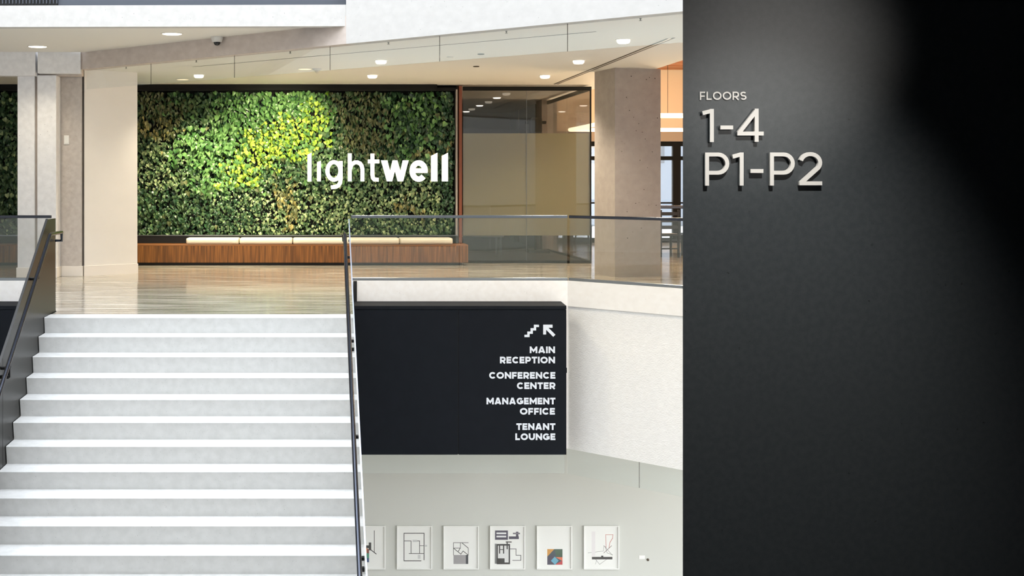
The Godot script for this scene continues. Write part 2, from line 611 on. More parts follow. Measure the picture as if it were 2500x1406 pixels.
func build_setting() -> void:
	# floors
	struct("floor", prismm([[-9, 18.66], [-4.07, 18.66], [-4.07, 18.37], [0.66, 18.37], [0.66, 18.66], [4.18, 18.66], [14, 8.84], [14, 30.2], [5.4, 30.2], [5.4, 31.6], [-9, 31.6]], -0.3, 0.0), M.floor, "polished tan stone floor of the upper level", "floor")
	struct("floor", prismm([[-3.03, 13.72], [0.455, 13.72], [0.46, 14.0], [0.66, 18.369], [-4.07, 18.369], [-3.06, 14.1], [-3.03, 14.0]], -0.3, 0.0), M.floor, "polished stone landing at the head of the stair", "floor")
	struct("floor", prismm([[-9, 3.4], [9, 3.4], [9, 19.6], [-9, 19.6]], -6.35, -6.05), M.lower_floor, "pale floor of the lower level", "floor")
	struct("floor", prismm([[-6, -3], [4.2, -3], [4.2, 3.38], [-6, 3.38]], -0.3, 0.0), M.lobby_dark, "dark lobby floor", "floor")
	# bridge front: smooth white band on the straight run and on the 45 degree run, rough wall below
	struct("wall_bridge", slab([0.661, 18.38], [4.067, 18.38], 0.279, -2.64, 0.0), M.bridge, "smooth white bridge front between the glass guard and the black sign box", "wall")
	struct("wall_bridge", slab([-9, 18.38], [-4.071, 18.38], 0.279, -2.64, 0.0), M.bridge, "smooth pale bridge front behind the steel stair plate", "wall")
	struct("wall_bridge", slab([-4.071, 18.4], [0.661, 18.4], 0.25, -2.64, -0.3), M.bridge, "bridge front under the landing", "wall")
	struct("trim_1", slab([4.067, 18.38], [13.9, 8.547], 0.279, -0.40, 0.0), M.bridge, "smooth white band along the angled bridge edge", "trim")
	struct("wall_angled", slab([4.067, 18.42], [13.9, 8.587], 0.3, -2.65, -0.40), M.stucco, "rough white plaster wall below the angled bridge", "wall")
	struct("trim_2", boxlh(Vector3(0.695, -0.34, -18.379), Vector3(0.75, -0.0, -18.35), 0.003), M.black, "narrow dark upright trim beside the landing", "trim")
	# lower level
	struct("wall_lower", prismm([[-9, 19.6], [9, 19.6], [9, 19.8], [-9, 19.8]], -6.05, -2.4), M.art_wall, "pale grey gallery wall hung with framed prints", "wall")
	struct("ceiling", prismm([[-9, 18.7], [4.2, 18.7], [9, 13.9], [9, 19.6], [-9, 19.6]], -2.62, -2.4), M.soffit, "pale underside of the bridge above the gallery wall", "ceiling")
	# upper ceiling, beams and fascias
	struct("ceiling", prismm([[-9, 19.0], [-3.75, 19.0], [9, beam_d(9) + 0.1], [14, beam_d(9) + 0.1], [14, 16], [5.72, 16], [5.72, 31.6], [-9, 31.6]], 3.42, 3.6), M.ceiling, "cream ceiling over the bridge with round downlights", "ceiling")
	struct("ceiling", prismm([[-9, 15.90], [0.2, 15.90], [-3.62, beam_d(-3.62) - 0.02], [-9, 18.82]], 3.65, 3.8), M.soffit, "pale soffit with two round lights and a camera dome", "ceiling")
	struct("trim_3", prismm([[-9, 15.62], [0.487, 15.44], [0.487, 15.60], [-9, 15.78]], 3.615, 3.90), M.fascia, "concrete band along the front of the soffit", "trim")
	struct("wall_upper", prismm([[-9, 15.84], [0.60, 15.64], [0.60, 15.9], [-9, 16.1]], 3.80, 12.0), M.slate, "slate grey wall above the concrete band", "wall")
	struct("beam_oblique", slab([-3.75, beam_d(-3.75)], [BEAM_X, BEAM_D], 0.2, 3.38, 3.75), M.beam, "grey concrete beam running obliquely under the soffit", "beam")
	struct("wall_fascia", slab([BEAM_X, BEAM_D], [9, beam_d(9)], 0.2, 3.38, 12.0), M.white, "tall white oblique fascia above the bridge", "wall")
	struct("beam_straight", prismm([[-9, 18.62], [-4.42, 18.82], [-4.42, 19.0], [-9, 19.0]], 3.27, 3.75), M.pilaster, "pale concrete beam end over the pilaster", "beam")
	struct("beam_straight", prismm([[-4.38, 18.82], [-3.70, 18.88], [-3.70, 19.0], [-4.38, 19.0]], 3.31, 3.75), M.pilaster, "pale concrete beam piece beside the joint", "beam")
	struct("beam_straight", prismm([[-9, 19.02], [-3.60, 19.12], [-3.60, 19.2], [-9, 19.1]], 3.43, 3.78), M.pilaster, "pale concrete backing behind the beam joint", "beam")
	struct("trim_4", prismm([[-4.5, 19.03], [-3.72, 19.06], [-3.72, 19.25], [-4.5, 19.2]], 3.29, 3.42), M.beam, "recessed concrete strip between beam and pilaster", "trim")
	# shaft of the atrium and its roof lights
	struct("wall_left", prismm([[-9.2, 3.2], [-9, 3.2], [-9, 31.8], [-9.2, 31.8]], -6.05, 12.0), M.atrium, "white side wall of the atrium", "wall")
	struct("wall_right", prismm([[9, 3.2], [9.2, 3.2], [9.2, 8.4], [9, 8.4]], -6.05, 12.0), M.atrium, "white end wall of the atrium", "wall")
	struct("wall_near", prismm([[-9, 3.2], [9, 3.2], [9, 3.4], [-9, 3.4]], 2.4, 12.0), M.atrium, "white wall above the lobby", "wall")
	struct("wall_near", prismm([[-9, 3.2], [9, 3.2], [9, 3.4], [-9, 3.4]], -6.05, -0.3), M.atrium, "white wall below the lobby", "wall")
	struct("wall_near", prismm([[-9, 3.2], [-6, 3.2], [-6, 3.4], [-9, 3.4]], -0.3, 2.4), M.atrium, "white pier beside the lobby", "wall")
	struct("wall_near", prismm([[4.2, 3.2], [9, 3.2], [9, 3.4], [4.2, 3.4]], -0.3, 2.4), M.atrium, "white pier behind the lobby wall", "wall")
	for i in 7:
		struct("trim_roof", boxlh(Vector3(-9 + 3.0 * i - 0.05, 12.0, -17), Vector3(-9 + 3.0 * i + 0.05, 12.25, -3.2), 0.01), M.atrium, "white roof light bar over the atrium", "trim")
	# rooms behind
	struct("wall_back", prismm([[-9, 22.62], [2.86, 22.62], [2.86, 22.8], [-9, 22.8]], 0.0, 3.42), M.room_wall, "wall that carries the living wall", "wall")
	struct("wall_room", prismm([[2.80, 22.62], [2.93, 22.62], [2.93, 31.4], [2.80, 31.4]], 0.0, 3.42), M.room_wall, "grey side wall of the glazed room", "wall")
	struct("wall_room", prismm([[2.8, 31.4], [5.7, 31.4], [5.7, 31.6], [2.8, 31.6]], 0.0, 3.42), M.room_wall, "grey end wall of the glazed room", "wall")
	struct("floor_carpet", prismm([[2.95, 22.5], [5.36, 22.5], [5.36, 31.4], [2.95, 31.4]], 0.0, 0.012), M.carpet, "dark carpet in the glazed room", "floor")
	struct("wall_room", prismm([[5.40, 27.1], [5.55, 27.1], [5.55, 31.4], [5.40, 31.4]], 0.0, 3.42), M.room_wall, "grey partition behind the second column", "wall")
	# lounge
	struct("wall_lounge", prismm([[5.4, 30], [14.2, 30], [14.2, 30.2], [5.4, 30.2]], 2.62, 4.6), M.peach, "peach wall above the lounge windows", "wall")
	struct("trim_5", prismm([[5.56, 29.93], [14, 29.93], [14, 29.995], [5.56, 29.995]], 2.60, 2.86), M.grey_band, "grey band over the lounge windows", "trim")
	struct("wall_lounge", prismm([[14, 8.3], [14.2, 8.3], [14.2, 30.2], [14, 30.2]], -0.3, 4.6), M.peach, "peach end wall of the lounge", "wall")
	struct("wall_lounge", prismm([[5.72, 15.9], [14, 15.9], [14, 16], [5.72, 16]], 3.42, 4.6), M.ceiling, "bulkhead over the lounge edge", "wall")
	struct("wall_lounge", prismm([[5.62, 16], [5.719, 16], [5.719, 30], [5.62, 30]], 3.6, 4.6), M.ceiling, "side bulkhead over the lounge edge", "wall")
	var wc := struct("ceiling_wood", prismm([[5.73, 16.05], [14, 16.05], [14, 29.98], [5.73, 29.98]], 4.47, 4.6), M.slot, "wooden plank ceiling of the lounge", "ceiling")
	var plank := boxm(Vector3(8.2, 0.03, 0.34), 0.004)
	for i in 38:
		part(wc, "plank", plank, M.ply, Vector3(9.86, 4.44 - 0.008 * (i % 2), -(16.3 + 0.36 * i)))
	# lounge windows
	var wn := 0
	for i in 6:
		var x0 := 5.28 + 1.39 * i
		wn += 1
		var st := begin()
		box(st, Vector3(x0, 0, -30.12), Vector3(x0 + 0.10, 2.6, -30.0))
		box(st, Vector3(x0 + 1.29, 0, -30.12), Vector3(x0 + 1.39, 2.6, -30.0))
		box(st, Vector3(x0 + 0.10, 2.48, -30.12), Vector3(x0 + 1.29, 2.6, -30.0))
		box(st, Vector3(x0 + 0.10, 2.12, -30.11), Vector3(x0 + 1.29, 2.22, -30.01))
		box(st, Vector3(x0 + 0.10, 1.0, -30.10), Vector3(x0 + 1.29, 1.04, -30.02))
		box(st, Vector3(x0 + 0.10, 0, -30.12), Vector3(x0 + 1.29, 0.12, -30.0))
		var wdw := struct("window_%d" % wn, done(st), M.felt, "black framed lounge window with a transom", "window")
		part(wdw, "pane", boxlh(Vector3(x0 + 0.10, 0.12, -30.065), Vector3(x0 + 1.29, 2.48, -30.055), 0.001), M.glass)
	# lobby shell around the viewpoint
	struct("wall_lobby", prismm([[0.96, 3.0], [4.2, 3.0], [4.2, 3.19], [1.09, 3.19]], 0.0, 2.4), M.lobby_wall, "charcoal painted lobby wall carrying white floor numbers", "wall")
	struct("wall_lobby", prismm([[4.2, -3], [4.4, -3], [4.4, 3.19], [4.2, 3.19]], 0.0, 2.4), M.lobby_dark, "dark side wall of the lobby", "wall")
	struct("wall_lobby", prismm([[-6.2, -3], [-6, -3], [-6, 3.19], [-6.2, 3.19]], 0.0, 2.4), M.lobby_dark, "dark end wall of the lobby", "wall")
	struct("wall_lobby", prismm([[-6.2, -3.2], [4.4, -3.2], [4.4, -3], [-6.2, -3]], 0.0, 2.4), M.lobby_dark, "dark rear wall of the lobby", "wall")
	struct("ceiling", prismm([[-6.2, -3.2], [4.4, -3.2], [4.4, 3.4], [-6.2, 3.4]], 2.4, 2.55), M.lobby_dark, "dark lobby ceiling", "ceiling")

func build_columns() -> void:
	# pilaster: two pale shafts with a groove between, darker wing, white return wall
	var p := thing("concrete_pilaster", "pale concrete pilaster with a vertical groove left of the white wall".replace(" left of", " next to"), "pilaster", "", Vector3(-4.44, 0, -19.1))
	part(p, "shaft", boxlh(Vector3(-0.30, 0, -0.2), Vector3(-0.022, 3.29, 0.14), 0.006), M.pilaster)
	part(p, "shaft", boxlh(Vector3(0.022, 0, -0.2), Vector3(0.33, 3.29, 0.14), 0.006), M.pilaster)
	part(p, "groove", boxlh(Vector3(-0.022, 0, -0.2), Vector3(0.022, 3.29, 0.09), 0.001), M.concrete)
	part(p, "wing", boxlh(Vector3(0.33, 0, -0.5), Vector3(0.68, 3.36, -0.19), 0.006), M.wing)
	part(p, "wing_reveal", boxlh(Vector3(0.68, 0, -0.5), Vector3(0.712, 3.36, -0.33), 0.002), M.wing)
	part(p, "baseboard", boxlh(Vector3(-0.315, 0, -0.2), Vector3(0.346, 0.165, 0.158), 0.003), M.baseboard)
	part(p, "baseboard", boxlh(Vector3(0.348, 0, -0.45), Vector3(0.70, 0.165, -0.172), 0.003), M.baseboard)
	var ww := struct("wall_return", prismm([[-3.72, 19.304], [-2.93, 19.90], [-3.05, 20.1], [-3.72, 19.7]], 0.0, 3.42), M.white_wall, "cream white return wall between pilaster and living wall", "wall")
	part(ww, "baseboard", slab([-3.718, 19.29], [-2.915, 19.893], 0.02, 0.0, 0.165), M.baseboard)
	var sw := solo("wall_plate", "small white blank wall plate high on the pilaster wing", "wall plate", boxm(Vector3(0.085, 0.15, 0.018), 0.004), M.plate, Vector3(-4.01, 2.25, -19.281))
	part(sw, "cover", boxm(Vector3(0.06, 0.12, 0.006), 0.002), M.frame_white, Vector3(0, 0, 0.011))
	# free standing column on the bridge, turned 16 degrees
	var st := begin()
	var pl := [[4.99, 19.06], [5.81, 19.30], [5.66, 20.04], [4.84, 19.80]]
	prism(st, pl, 0.0, 3.42)
	var c := solo("concrete_column", "pitted grey concrete column standing behind the angled glass guard", "column", done(st), M.concrete)
	var pit := begin()
	lathe(pit, [[0.0, 0.003], [0.5, 0.002], [1.0, -0.001]], Vector3.ZERO, 7)
	var pm := done(pit)
	rng.seed = 77
	for i in 26:
		var u := rng.randf_range(0.06, 0.94)
		var y := rng.randf_range(0.3, 3.3)
		var o := part(c, "pit", pm, M.slot, Vector3(lerpf(4.99, 5.81, u), y, -lerpf(19.06, 19.30, u)))
		var ax := Vector3(-0.281, 0, 0.96).normalized()
		var side := Vector3.UP.cross(ax)
		o.basis = Basis(side * rng.randf_range(0.006, 0.015), ax, ax.cross(side).normalized() * -rng.randf_range(0.005, 0.010))
	solo("concrete_column", "second concrete column farther back beside the glazed room", "column", prismm([[5.26, 26.4], [5.6, 26.4], [5.6, 27.05], [5.26, 27.05]], 0.0, 3.42), M.concrete)

# ---------------------------------------------------------------- stair
const STEP_D := 13.39
const RISE := 0.1828
const TREAD := 0.281

func build_stair() -> void:
	var s := thing("staircase", "broad pale concrete stair climbing to the landing", "stairs", "", Vector3(-1.2925, 0, -STEP_D))
	var st := begin()
	var hw := 1.7475
	side_prism(st, [[0.006, 0.0], [0.33, 0.0], [0.33, -RISE], [0.035, -RISE], [0.0, -0.006]], -hw, hw)
	var m := done(st)
	for k in 33:
		part(s, "step", m, M.stair, Vector3(0, -RISE * k, TREAD * k))
	# dark steel plate on one side
	var plate := thing("stair_plate", "dark steel plate balustrade along the stair with a bright top edge", "balustrade", "", Vector3(-3.056, 0, -13.6))
	var slope := RISE / TREAD
	var lo := 9.2
	st = begin()
	side_prism(st, [[0.42, 1.118], [0.0, 1.118], [-lo, 1.118 - slope * lo], [-lo, 0.6 - slope * lo - 0.9], [-0.2, -0.62], [0.42, -0.62]], -0.012, 0.010)
	part(plate, "plate", done(st), M.steel)
	st = begin()
	side_prism(st, [[0.0, 1.118], [0.0, 1.126], [-lo, 1.126 - slope * lo], [-lo, 1.118 - slope * lo]], -0.014, 0.012)
	part(plate, "edge_strip", done(st), M.steel)
	for d in [2.0, 4.4, 6.8]:
		part(plate, "plate_joint", boxlh(Vector3(0.0100, 1.1 - slope * d - 1.7, d), Vector3(0.0112, 1.1 - slope * d, d + 0.004), 0.0002), M.black)
	# glass on the other side
	var gl := thing("stair_glass", "clear glass balustrade along the stair beside the black sign box", "balustrade", "", Vector3(0.462, 0, -13.6))
	var cuts := [[-0.36, 0.0], [0.0, 1.44], [1.45, 3.70], [3.71, 6.0], [6.01, 8.3]]
	for c in cuts:
		st = begin()
		var a: float = c[0]
		var b: float = c[1]
		var ya: float = 1.118 - slope * maxf(a, 0.0)
		var yb: float = 1.118 - slope * maxf(b, 0.0)
		side_prism(st, [[-a, ya], [-b, yb], [-b, yb - 1.42], [-a, ya - 1.42]], -0.006, 0.006)
		part(gl, "pane", done(st), M.guard_glass)
	st = begin()
	side_prism(st, [[0.0, 1.118], [0.0, 1.124], [-8.3, 1.124 - slope * 8.3], [-8.3, 1.118 - slope * 8.3]], -0.007, 0.007)
	part(gl, "edge_strip", done(st), M.edge)
	handrail("handrail", "dark tubular handrail bracketed to the steel stair plate", -2.955, -3.0425, 0.955, [0.58, 1.78, 2.98, 4.2, 5.4])
	handrail("handrail", "dark tubular handrail bracketed to the glass stair balustrade", 0.405, 0.4535, 0.955, [0.25, 1.44, 2.56, 3.71, 4.9])

func handrail(called: String, label: String, x: float, xw: float, top: float, brackets: Array) -> void:
	var slope := RISE / TREAD
	var h := thing(called, label, "handrail", "", Vector3(x, 0, -13.3))
	var st := begin()
	var drop := top - 0.10
	tube(st, [Vector3(0, top, -0.62), Vector3(0, top, -0.02), Vector3(0, top - 0.012, 0.01), Vector3(0, top - slope * 8.3, 8.3)], 0.022, 12)
	part(h, "rail", done(st), M.rail)
	st = begin()
	tube(st, [Vector3(0, top, -0.60), Vector3(0, top - 0.01, -0.63), Vector3(0, drop, -0.635), Vector3((xw - x) * 0.9, drop, -0.635)], 0.017, 8)
	part(h, "end_return", done(st), M.rail)
	var i := 0
	for d in brackets:
		var y: float = top - slope * maxf(0.0, d - 0.3 + 0.3) - 0.02
		var b := begin()
		box(b, Vector3(minf(0.0, xw - x), y - 0.075, d - 0.02), Vector3(maxf(0.0, xw - x), y - 0.045, d + 0.02), 0.003)
		box(b, Vector3(-0.012, y - 0.06, d - 0.015), Vector3(0.012, y + 0.01, d + 0.015), 0.003)
		if i % 2 == 1:
			box(b, Vector3(minf(0.0, xw - x), y - 0.16, d + 0.0), Vector3(maxf(0.0, xw - x), y - 0.125, d + 0.04), 0.003)
			box(b, Vector3(-0.012, y - 0.15, d + 0.005), Vector3(0.012, y - 0.05, d + 0.035), 0.003)
		part(h, "bracket", done(b), M.bolt)
		i += 1

# a glass guard along a plan line from a to b
func guard(label: String, a: Array, b: Array, panes: int, rail: Material) -> void:
	var pa := Vector3(a[0], 0, -a[1])
	var pb := Vector3(b[0], 0, -b[1])
	var L := pa.distance_to(pb)
	var g := thing("glass_guard", label, "guard rail", "", pa)
	g.rotation.y = atan2(-(pb.z - pa.z), pb.x - pa.x)
	part(g, "top_rail", boxlh(Vector3(0, 0.985, -0.022), Vector3(L, 1.03, 0.022), 0.005), rail)
	part(g, "base_shoe", boxlh(Vector3(0, 0.0, -0.03), Vector3(L, 0.046, 0.03), 0.004), M.shoe)
	for i in panes:
		part(g, "pane", boxlh(Vector3(L * i / panes + 0.004, 0.044, -0.006), Vector3(L * (i + 1) / panes - 0.004, 0.99, 0.006), 0.001), M.guard_glass)

func build_guards() -> void:
	guard("glass guard with slim rail toned grey for its reflection along the bridge above the black sign box", [0.66, 18.43], [4.076, 18.43], 2, M.rail_reflection)
	guard("glass guard with dark rail along the angled bridge edge before the concrete column", [4.105, 18.412], [11.49, 11.027], 4, M.rail)
	guard("glass guard with dark rail behind the steel stair plate", [-8.98, 18.43], [-4.07, 18.43], 3, M.rail)
	# glass smoke curtains below the beams
	curtain("hanging glass smoke curtain below the oblique beam", [[-3.62, beam_d(-3.62) + 0.12], [-2.44, beam_d(-2.44) + 0.12], [-1.08, beam_d(-1.08) + 0.12], [0.28, beam_d(0.28) + 0.12], [1.63, beam_d(1.63) + 0.12], [2.98, beam_d(2.98) + 0.12], [4.33, beam_d(4.33) + 0.12], [6.0, beam_d(6.0) + 0.12]], 3.06, 3.42)
	curtain("hanging glass smoke curtain below the black sign box", [[-3.0, 18.5], [0.6, 18.5], [4.05, 18.5]], -3.06, -2.63)
	curtain("hanging glass smoke curtain below the rough plaster wall", [[4.09, 18.5], [4.98, 17.61], [6.6, 15.99]], -3.06, -2.65)

func curtain(label: String, line: Array, y0: float, y1: float) -> void:
	var c := thing("smoke_curtain", label, "glass panel", "", Vector3(line[0][0], y0, -line[0][1]))
	for i in line.size() - 1:
		var a := Vector2(line[i][0], line[i][1])
		var b := Vector2(line[i + 1][0], line[i + 1][1])
		var d := (b - a).normalized() * 0.004
		var st := begin()
		var n := Vector2(-d.y, d.x).normalized() * 0.004
		var pl := []
		for q in [a + d - n, b - d - n, b - d + n, a + d + n]:
			pl.append([q.x - line[0][0], q.y - line[0][1]])
		prism(st, pl, 0.0, y1 - y0)
		part(c, "pane", done(st), M.glass)
		if i > 0:
			part(c, "joint_seal", boxm(Vector3(0.007, y1 - y0, 0.007), 0.001), M.slot, Vector3(a.x - line[0][0], (y1 - y0) * 0.5, -(a.y - line[0][1])))

# ---------------------------------------------------------------- sign box
func build_sign_box() -> void:
	var d := 17.9
	var k := d / 2850.0
	var s := thing("wayfinding_sign", "black two panel sign box with white directions, stair symbol and arrow", "sign", "", Vector3(0.6, -0.4, -d))
	var w := 3.344
	part(s, "panel", boxlh(Vector3(0.0, -2.227, -0.47), Vector3(1.680, -0.006, 0.0), 0.004), M.sign_panel)
	var face := part(s, "panel", boxlh(Vector3(1.690, -2.227, -0.47), Vector3(w, -0.006, 0.0), 0.004), M.sign_panel)
	part(s, "panel_joint", boxlh(Vector3(1.679, -2.22, -0.47), Vector3(1.691, -0.006, -0.012), 0.001), M.black)
	var st := begin()
	side_prism(st, [[0.0, 0.043], [0.0, 0.055], [0.40, 0.085], [0.40, 0.043]], 0.0, w)
	part(s, "cap", done(st), M.sign_cap)
	part(s, "cap_lip", boxlh(Vector3(0.0, 0.0, -0.40), Vector3(w, 0.042, 0.004), 0.003), M.sign_panel)
	part(s, "side_knob", boxlh(Vector3(w, -0.98, -0.12), Vector3(w + 0.018, -0.90, -0.04), 0.006), M.bolt)
	# lettering: right aligned lines, capitals
	var xr := (1355.7 - 755.0) * k - 0.6
	var rows := [["MAIN", 62.5, 861.9], ["RECEPTION", 135.2, 886.8], ["CONFERENCE", 161.5, 924.2], ["CENTER", 93.8, 949.4], ["MANAGEMENT", 168.0, 986.9], ["OFFICE", 86.5, 1011.9], ["TENANT", 95.2, 1049.3], ["LOUNGE", 97.7, 1074.0]]
	for r in rows:
		var y: float = 1.55 - (r[2] - 445.0) * k + 0.4
		letters(face, r[0], xr - r[1] * k, xr, y, 0.1015, 0.255, 0.10, 0.0, 0.006, M.sign_letter)
	# arrow
	st = begin()
	var q := func(px: float, py: float) -> Vector2: return Vector2((px - 755.0) * k - 0.6, 1.55 - (py - 445.0) * k + 0.4)
	stroke(st, [q.call(1326.0, 796.2), q.call(1348.8, 796.2)], 7.6 * k, 0.0, 0.006)
	stroke(st, [q.call(1329.6, 792.6), q.call(1329.6, 816.4)], 7.2 * k, 0.0, 0.0058)
	stroke(st, [q.call(1329.5, 796.0), q.call(1353.2, 819.5)], 7.4 * k, 0.0, 0.0056)
	part(face, "arrow_symbol", done(st), M.sign_letter)
	st = begin()
	stroke(st, [q.call(1315.8, 795.4), q.call(1306.0, 795.4), q.call(1306.0, 803.8), q.call(1298.0, 803.8), q.call(1298.0, 811.9), q.call(1290.0, 811.9), q.call(1290.0, 819.9), q.call(1280.3, 819.9)], 5.6 * k, 0.0, 0.006)
	part(face, "stair_symbol", done(st), M.sign_letter)
	# the matching box on the other side of the stair
	var o := thing("black_box", "plain black panel box hung on the bridge front behind the steel stair plate", "panel box", "", Vector3(-8.9, -0.4, -d))
	part(o, "panel", boxlh(Vector3(0.0, -2.227, -0.47), Vector3(5.7, -0.006, 0.0), 0.004), M.sign_panel)
	st = begin()
	side_prism(st, [[0.0, 0.043], [0.0, 0.055], [0.40, 0.085], [0.40, 0.043]], 0.0, 5.7)
	part(o, "cap", done(st), M.sign_cap)
	part(o, "cap_lip", boxlh(Vector3(0.0, 0.0, -0.40), Vector3(5.7, 0.042, 0.004), 0.003), M.sign_panel)

# ---------------------------------------------------------------- lobby sign
func build_lobby_sign() -> void:
	var k := 3.0 / 2850.0
	var s := thing("floor_number_sign", "white raised letters FLOORS 1-4 P1-P2 on the charcoal wall", "sign", "", Vector3(0.96, 1.55, -3.0))
	var q := func(px: float, py: float) -> Vector2: return Vector2((px - 755.0) * k - 0.96, -(py - 445.0) * k)
	var a: Vector2 = q.call(1707.5, 244.0)
	letters(s, "FLOORS", a.x, a.x + 114.0 * k, a.y, 20.0 * k, 0.17, 0.12, 0.0, 0.0035, M.lobby_letter)
	var big := [["1", 1711.5, 1738.7, 347.2], ["-", 1754.6, 1785.5, 347.2], ["4", 1796.0, 1860.0, 346.6], ["P", 1717.4, 1776.2, 453.2], ["1", 1784.5, 1811.0, 453.0], ["-", 1827.8, 1859.2, 453.0], ["P", 1875.2, 1935.4, 453.0], ["2", 1945.2, 2002.0, 452.2]]
	for b in big:
		var p: Vector2 = q.call(b[1], b[3])
		var cap := 80.6 * k
		var w: float = (b[2] - b[1]) * k / cap
		part(s, "letter", glyph_mesh(b[0], 0.118, w, cap, 0.004, 0.013), M.lobby_letter, Vector3(p.x, p.y, 0))
		var pins := begin()
		for g in glyph(b[0], 0.118, w):
			var c: Vector2 = (g[0] + g[g.size() - 1]) * 0.5 * cap
			if g.size() > 3:
				c = g[g.size() / 2] * cap
			box(pins, Vector3(p.x + c.x - 0.002, p.y + c.y - 0.002, 0.0), Vector3(p.x + c.x + 0.002, p.y + c.y + 0.002, 0.005), 0.0003)
		part(s, "stand_off", done(pins), M.black)
	# the two lobby lamps: one close to the wall, one back in the lobby that the satin paint mirrors
	for q2 in [["recessed lobby downlight in the dark ceiling close to the charcoal wall", Vector3(1.10, 2.4, -2.25), Vector3(0.05, -1.2, -0.75), 2.2, 29.0], ["recessed lobby downlight farther back in the dark lobby ceiling", Vector3(3.15, 2.4, 2.0), Vector3(-2.0, -0.52, -5.0), 4.6, 4.2]]:
		var l := thing("lobby_downlight", q2[0], "downlight", "", q2[1])
		var st := begin()
		lathe(st, [[0.055, -0.006], [0.07, -0.004], [0.072, 0.0]], Vector3.ZERO, 20)
		part(l, "trim_ring", done(st), M.black)
		st = begin()
		lathe(st, [[0.0, -0.003], [0.055, -0.003]], Vector3.ZERO, 20)
		part(l, "lamp_lens", done(st), M.lamp)
		spot(l, Vector3(0, -0.02, 0), q2[2], q2[3], q2[4], 1.0, Color(1.0, 0.985, 0.96), 0.04)

# ---------------------------------------------------------------- ceiling fittings
func downlight(called: String, label: String, at: Vector3, r: float, energy: float, group: String, m: Material, deep := 0.012) -> Node3D:
	var l := thing(called, label, "downlight", group, at)
	var st := begin()
	lathe(st, [[r, -0.003], [r + 0.006, -0.008], [r + 0.018, -0.006], [r + 0.02, 0.0]], Vector3.ZERO, 24)
	part(l, "trim_ring", done(st), M.ring)
	st = begin()
	lathe(st, [[0.0, -deep], [r * 0.72, -deep * 0.97], [r * 0.9, -deep * 0.8], [r, -deep * 0.45], [r, -0.002]], Vector3.ZERO, 24)
	part(l, "lamp_lens", done(st), m)
	if energy > 0.0:
		spot(l, Vector3(0, -deep - 0.02, 0), Vector3(0, -3, 0), energy, 62.0, 0.8, Color(1.0, 0.945, 0.84), 0.09)
	return l

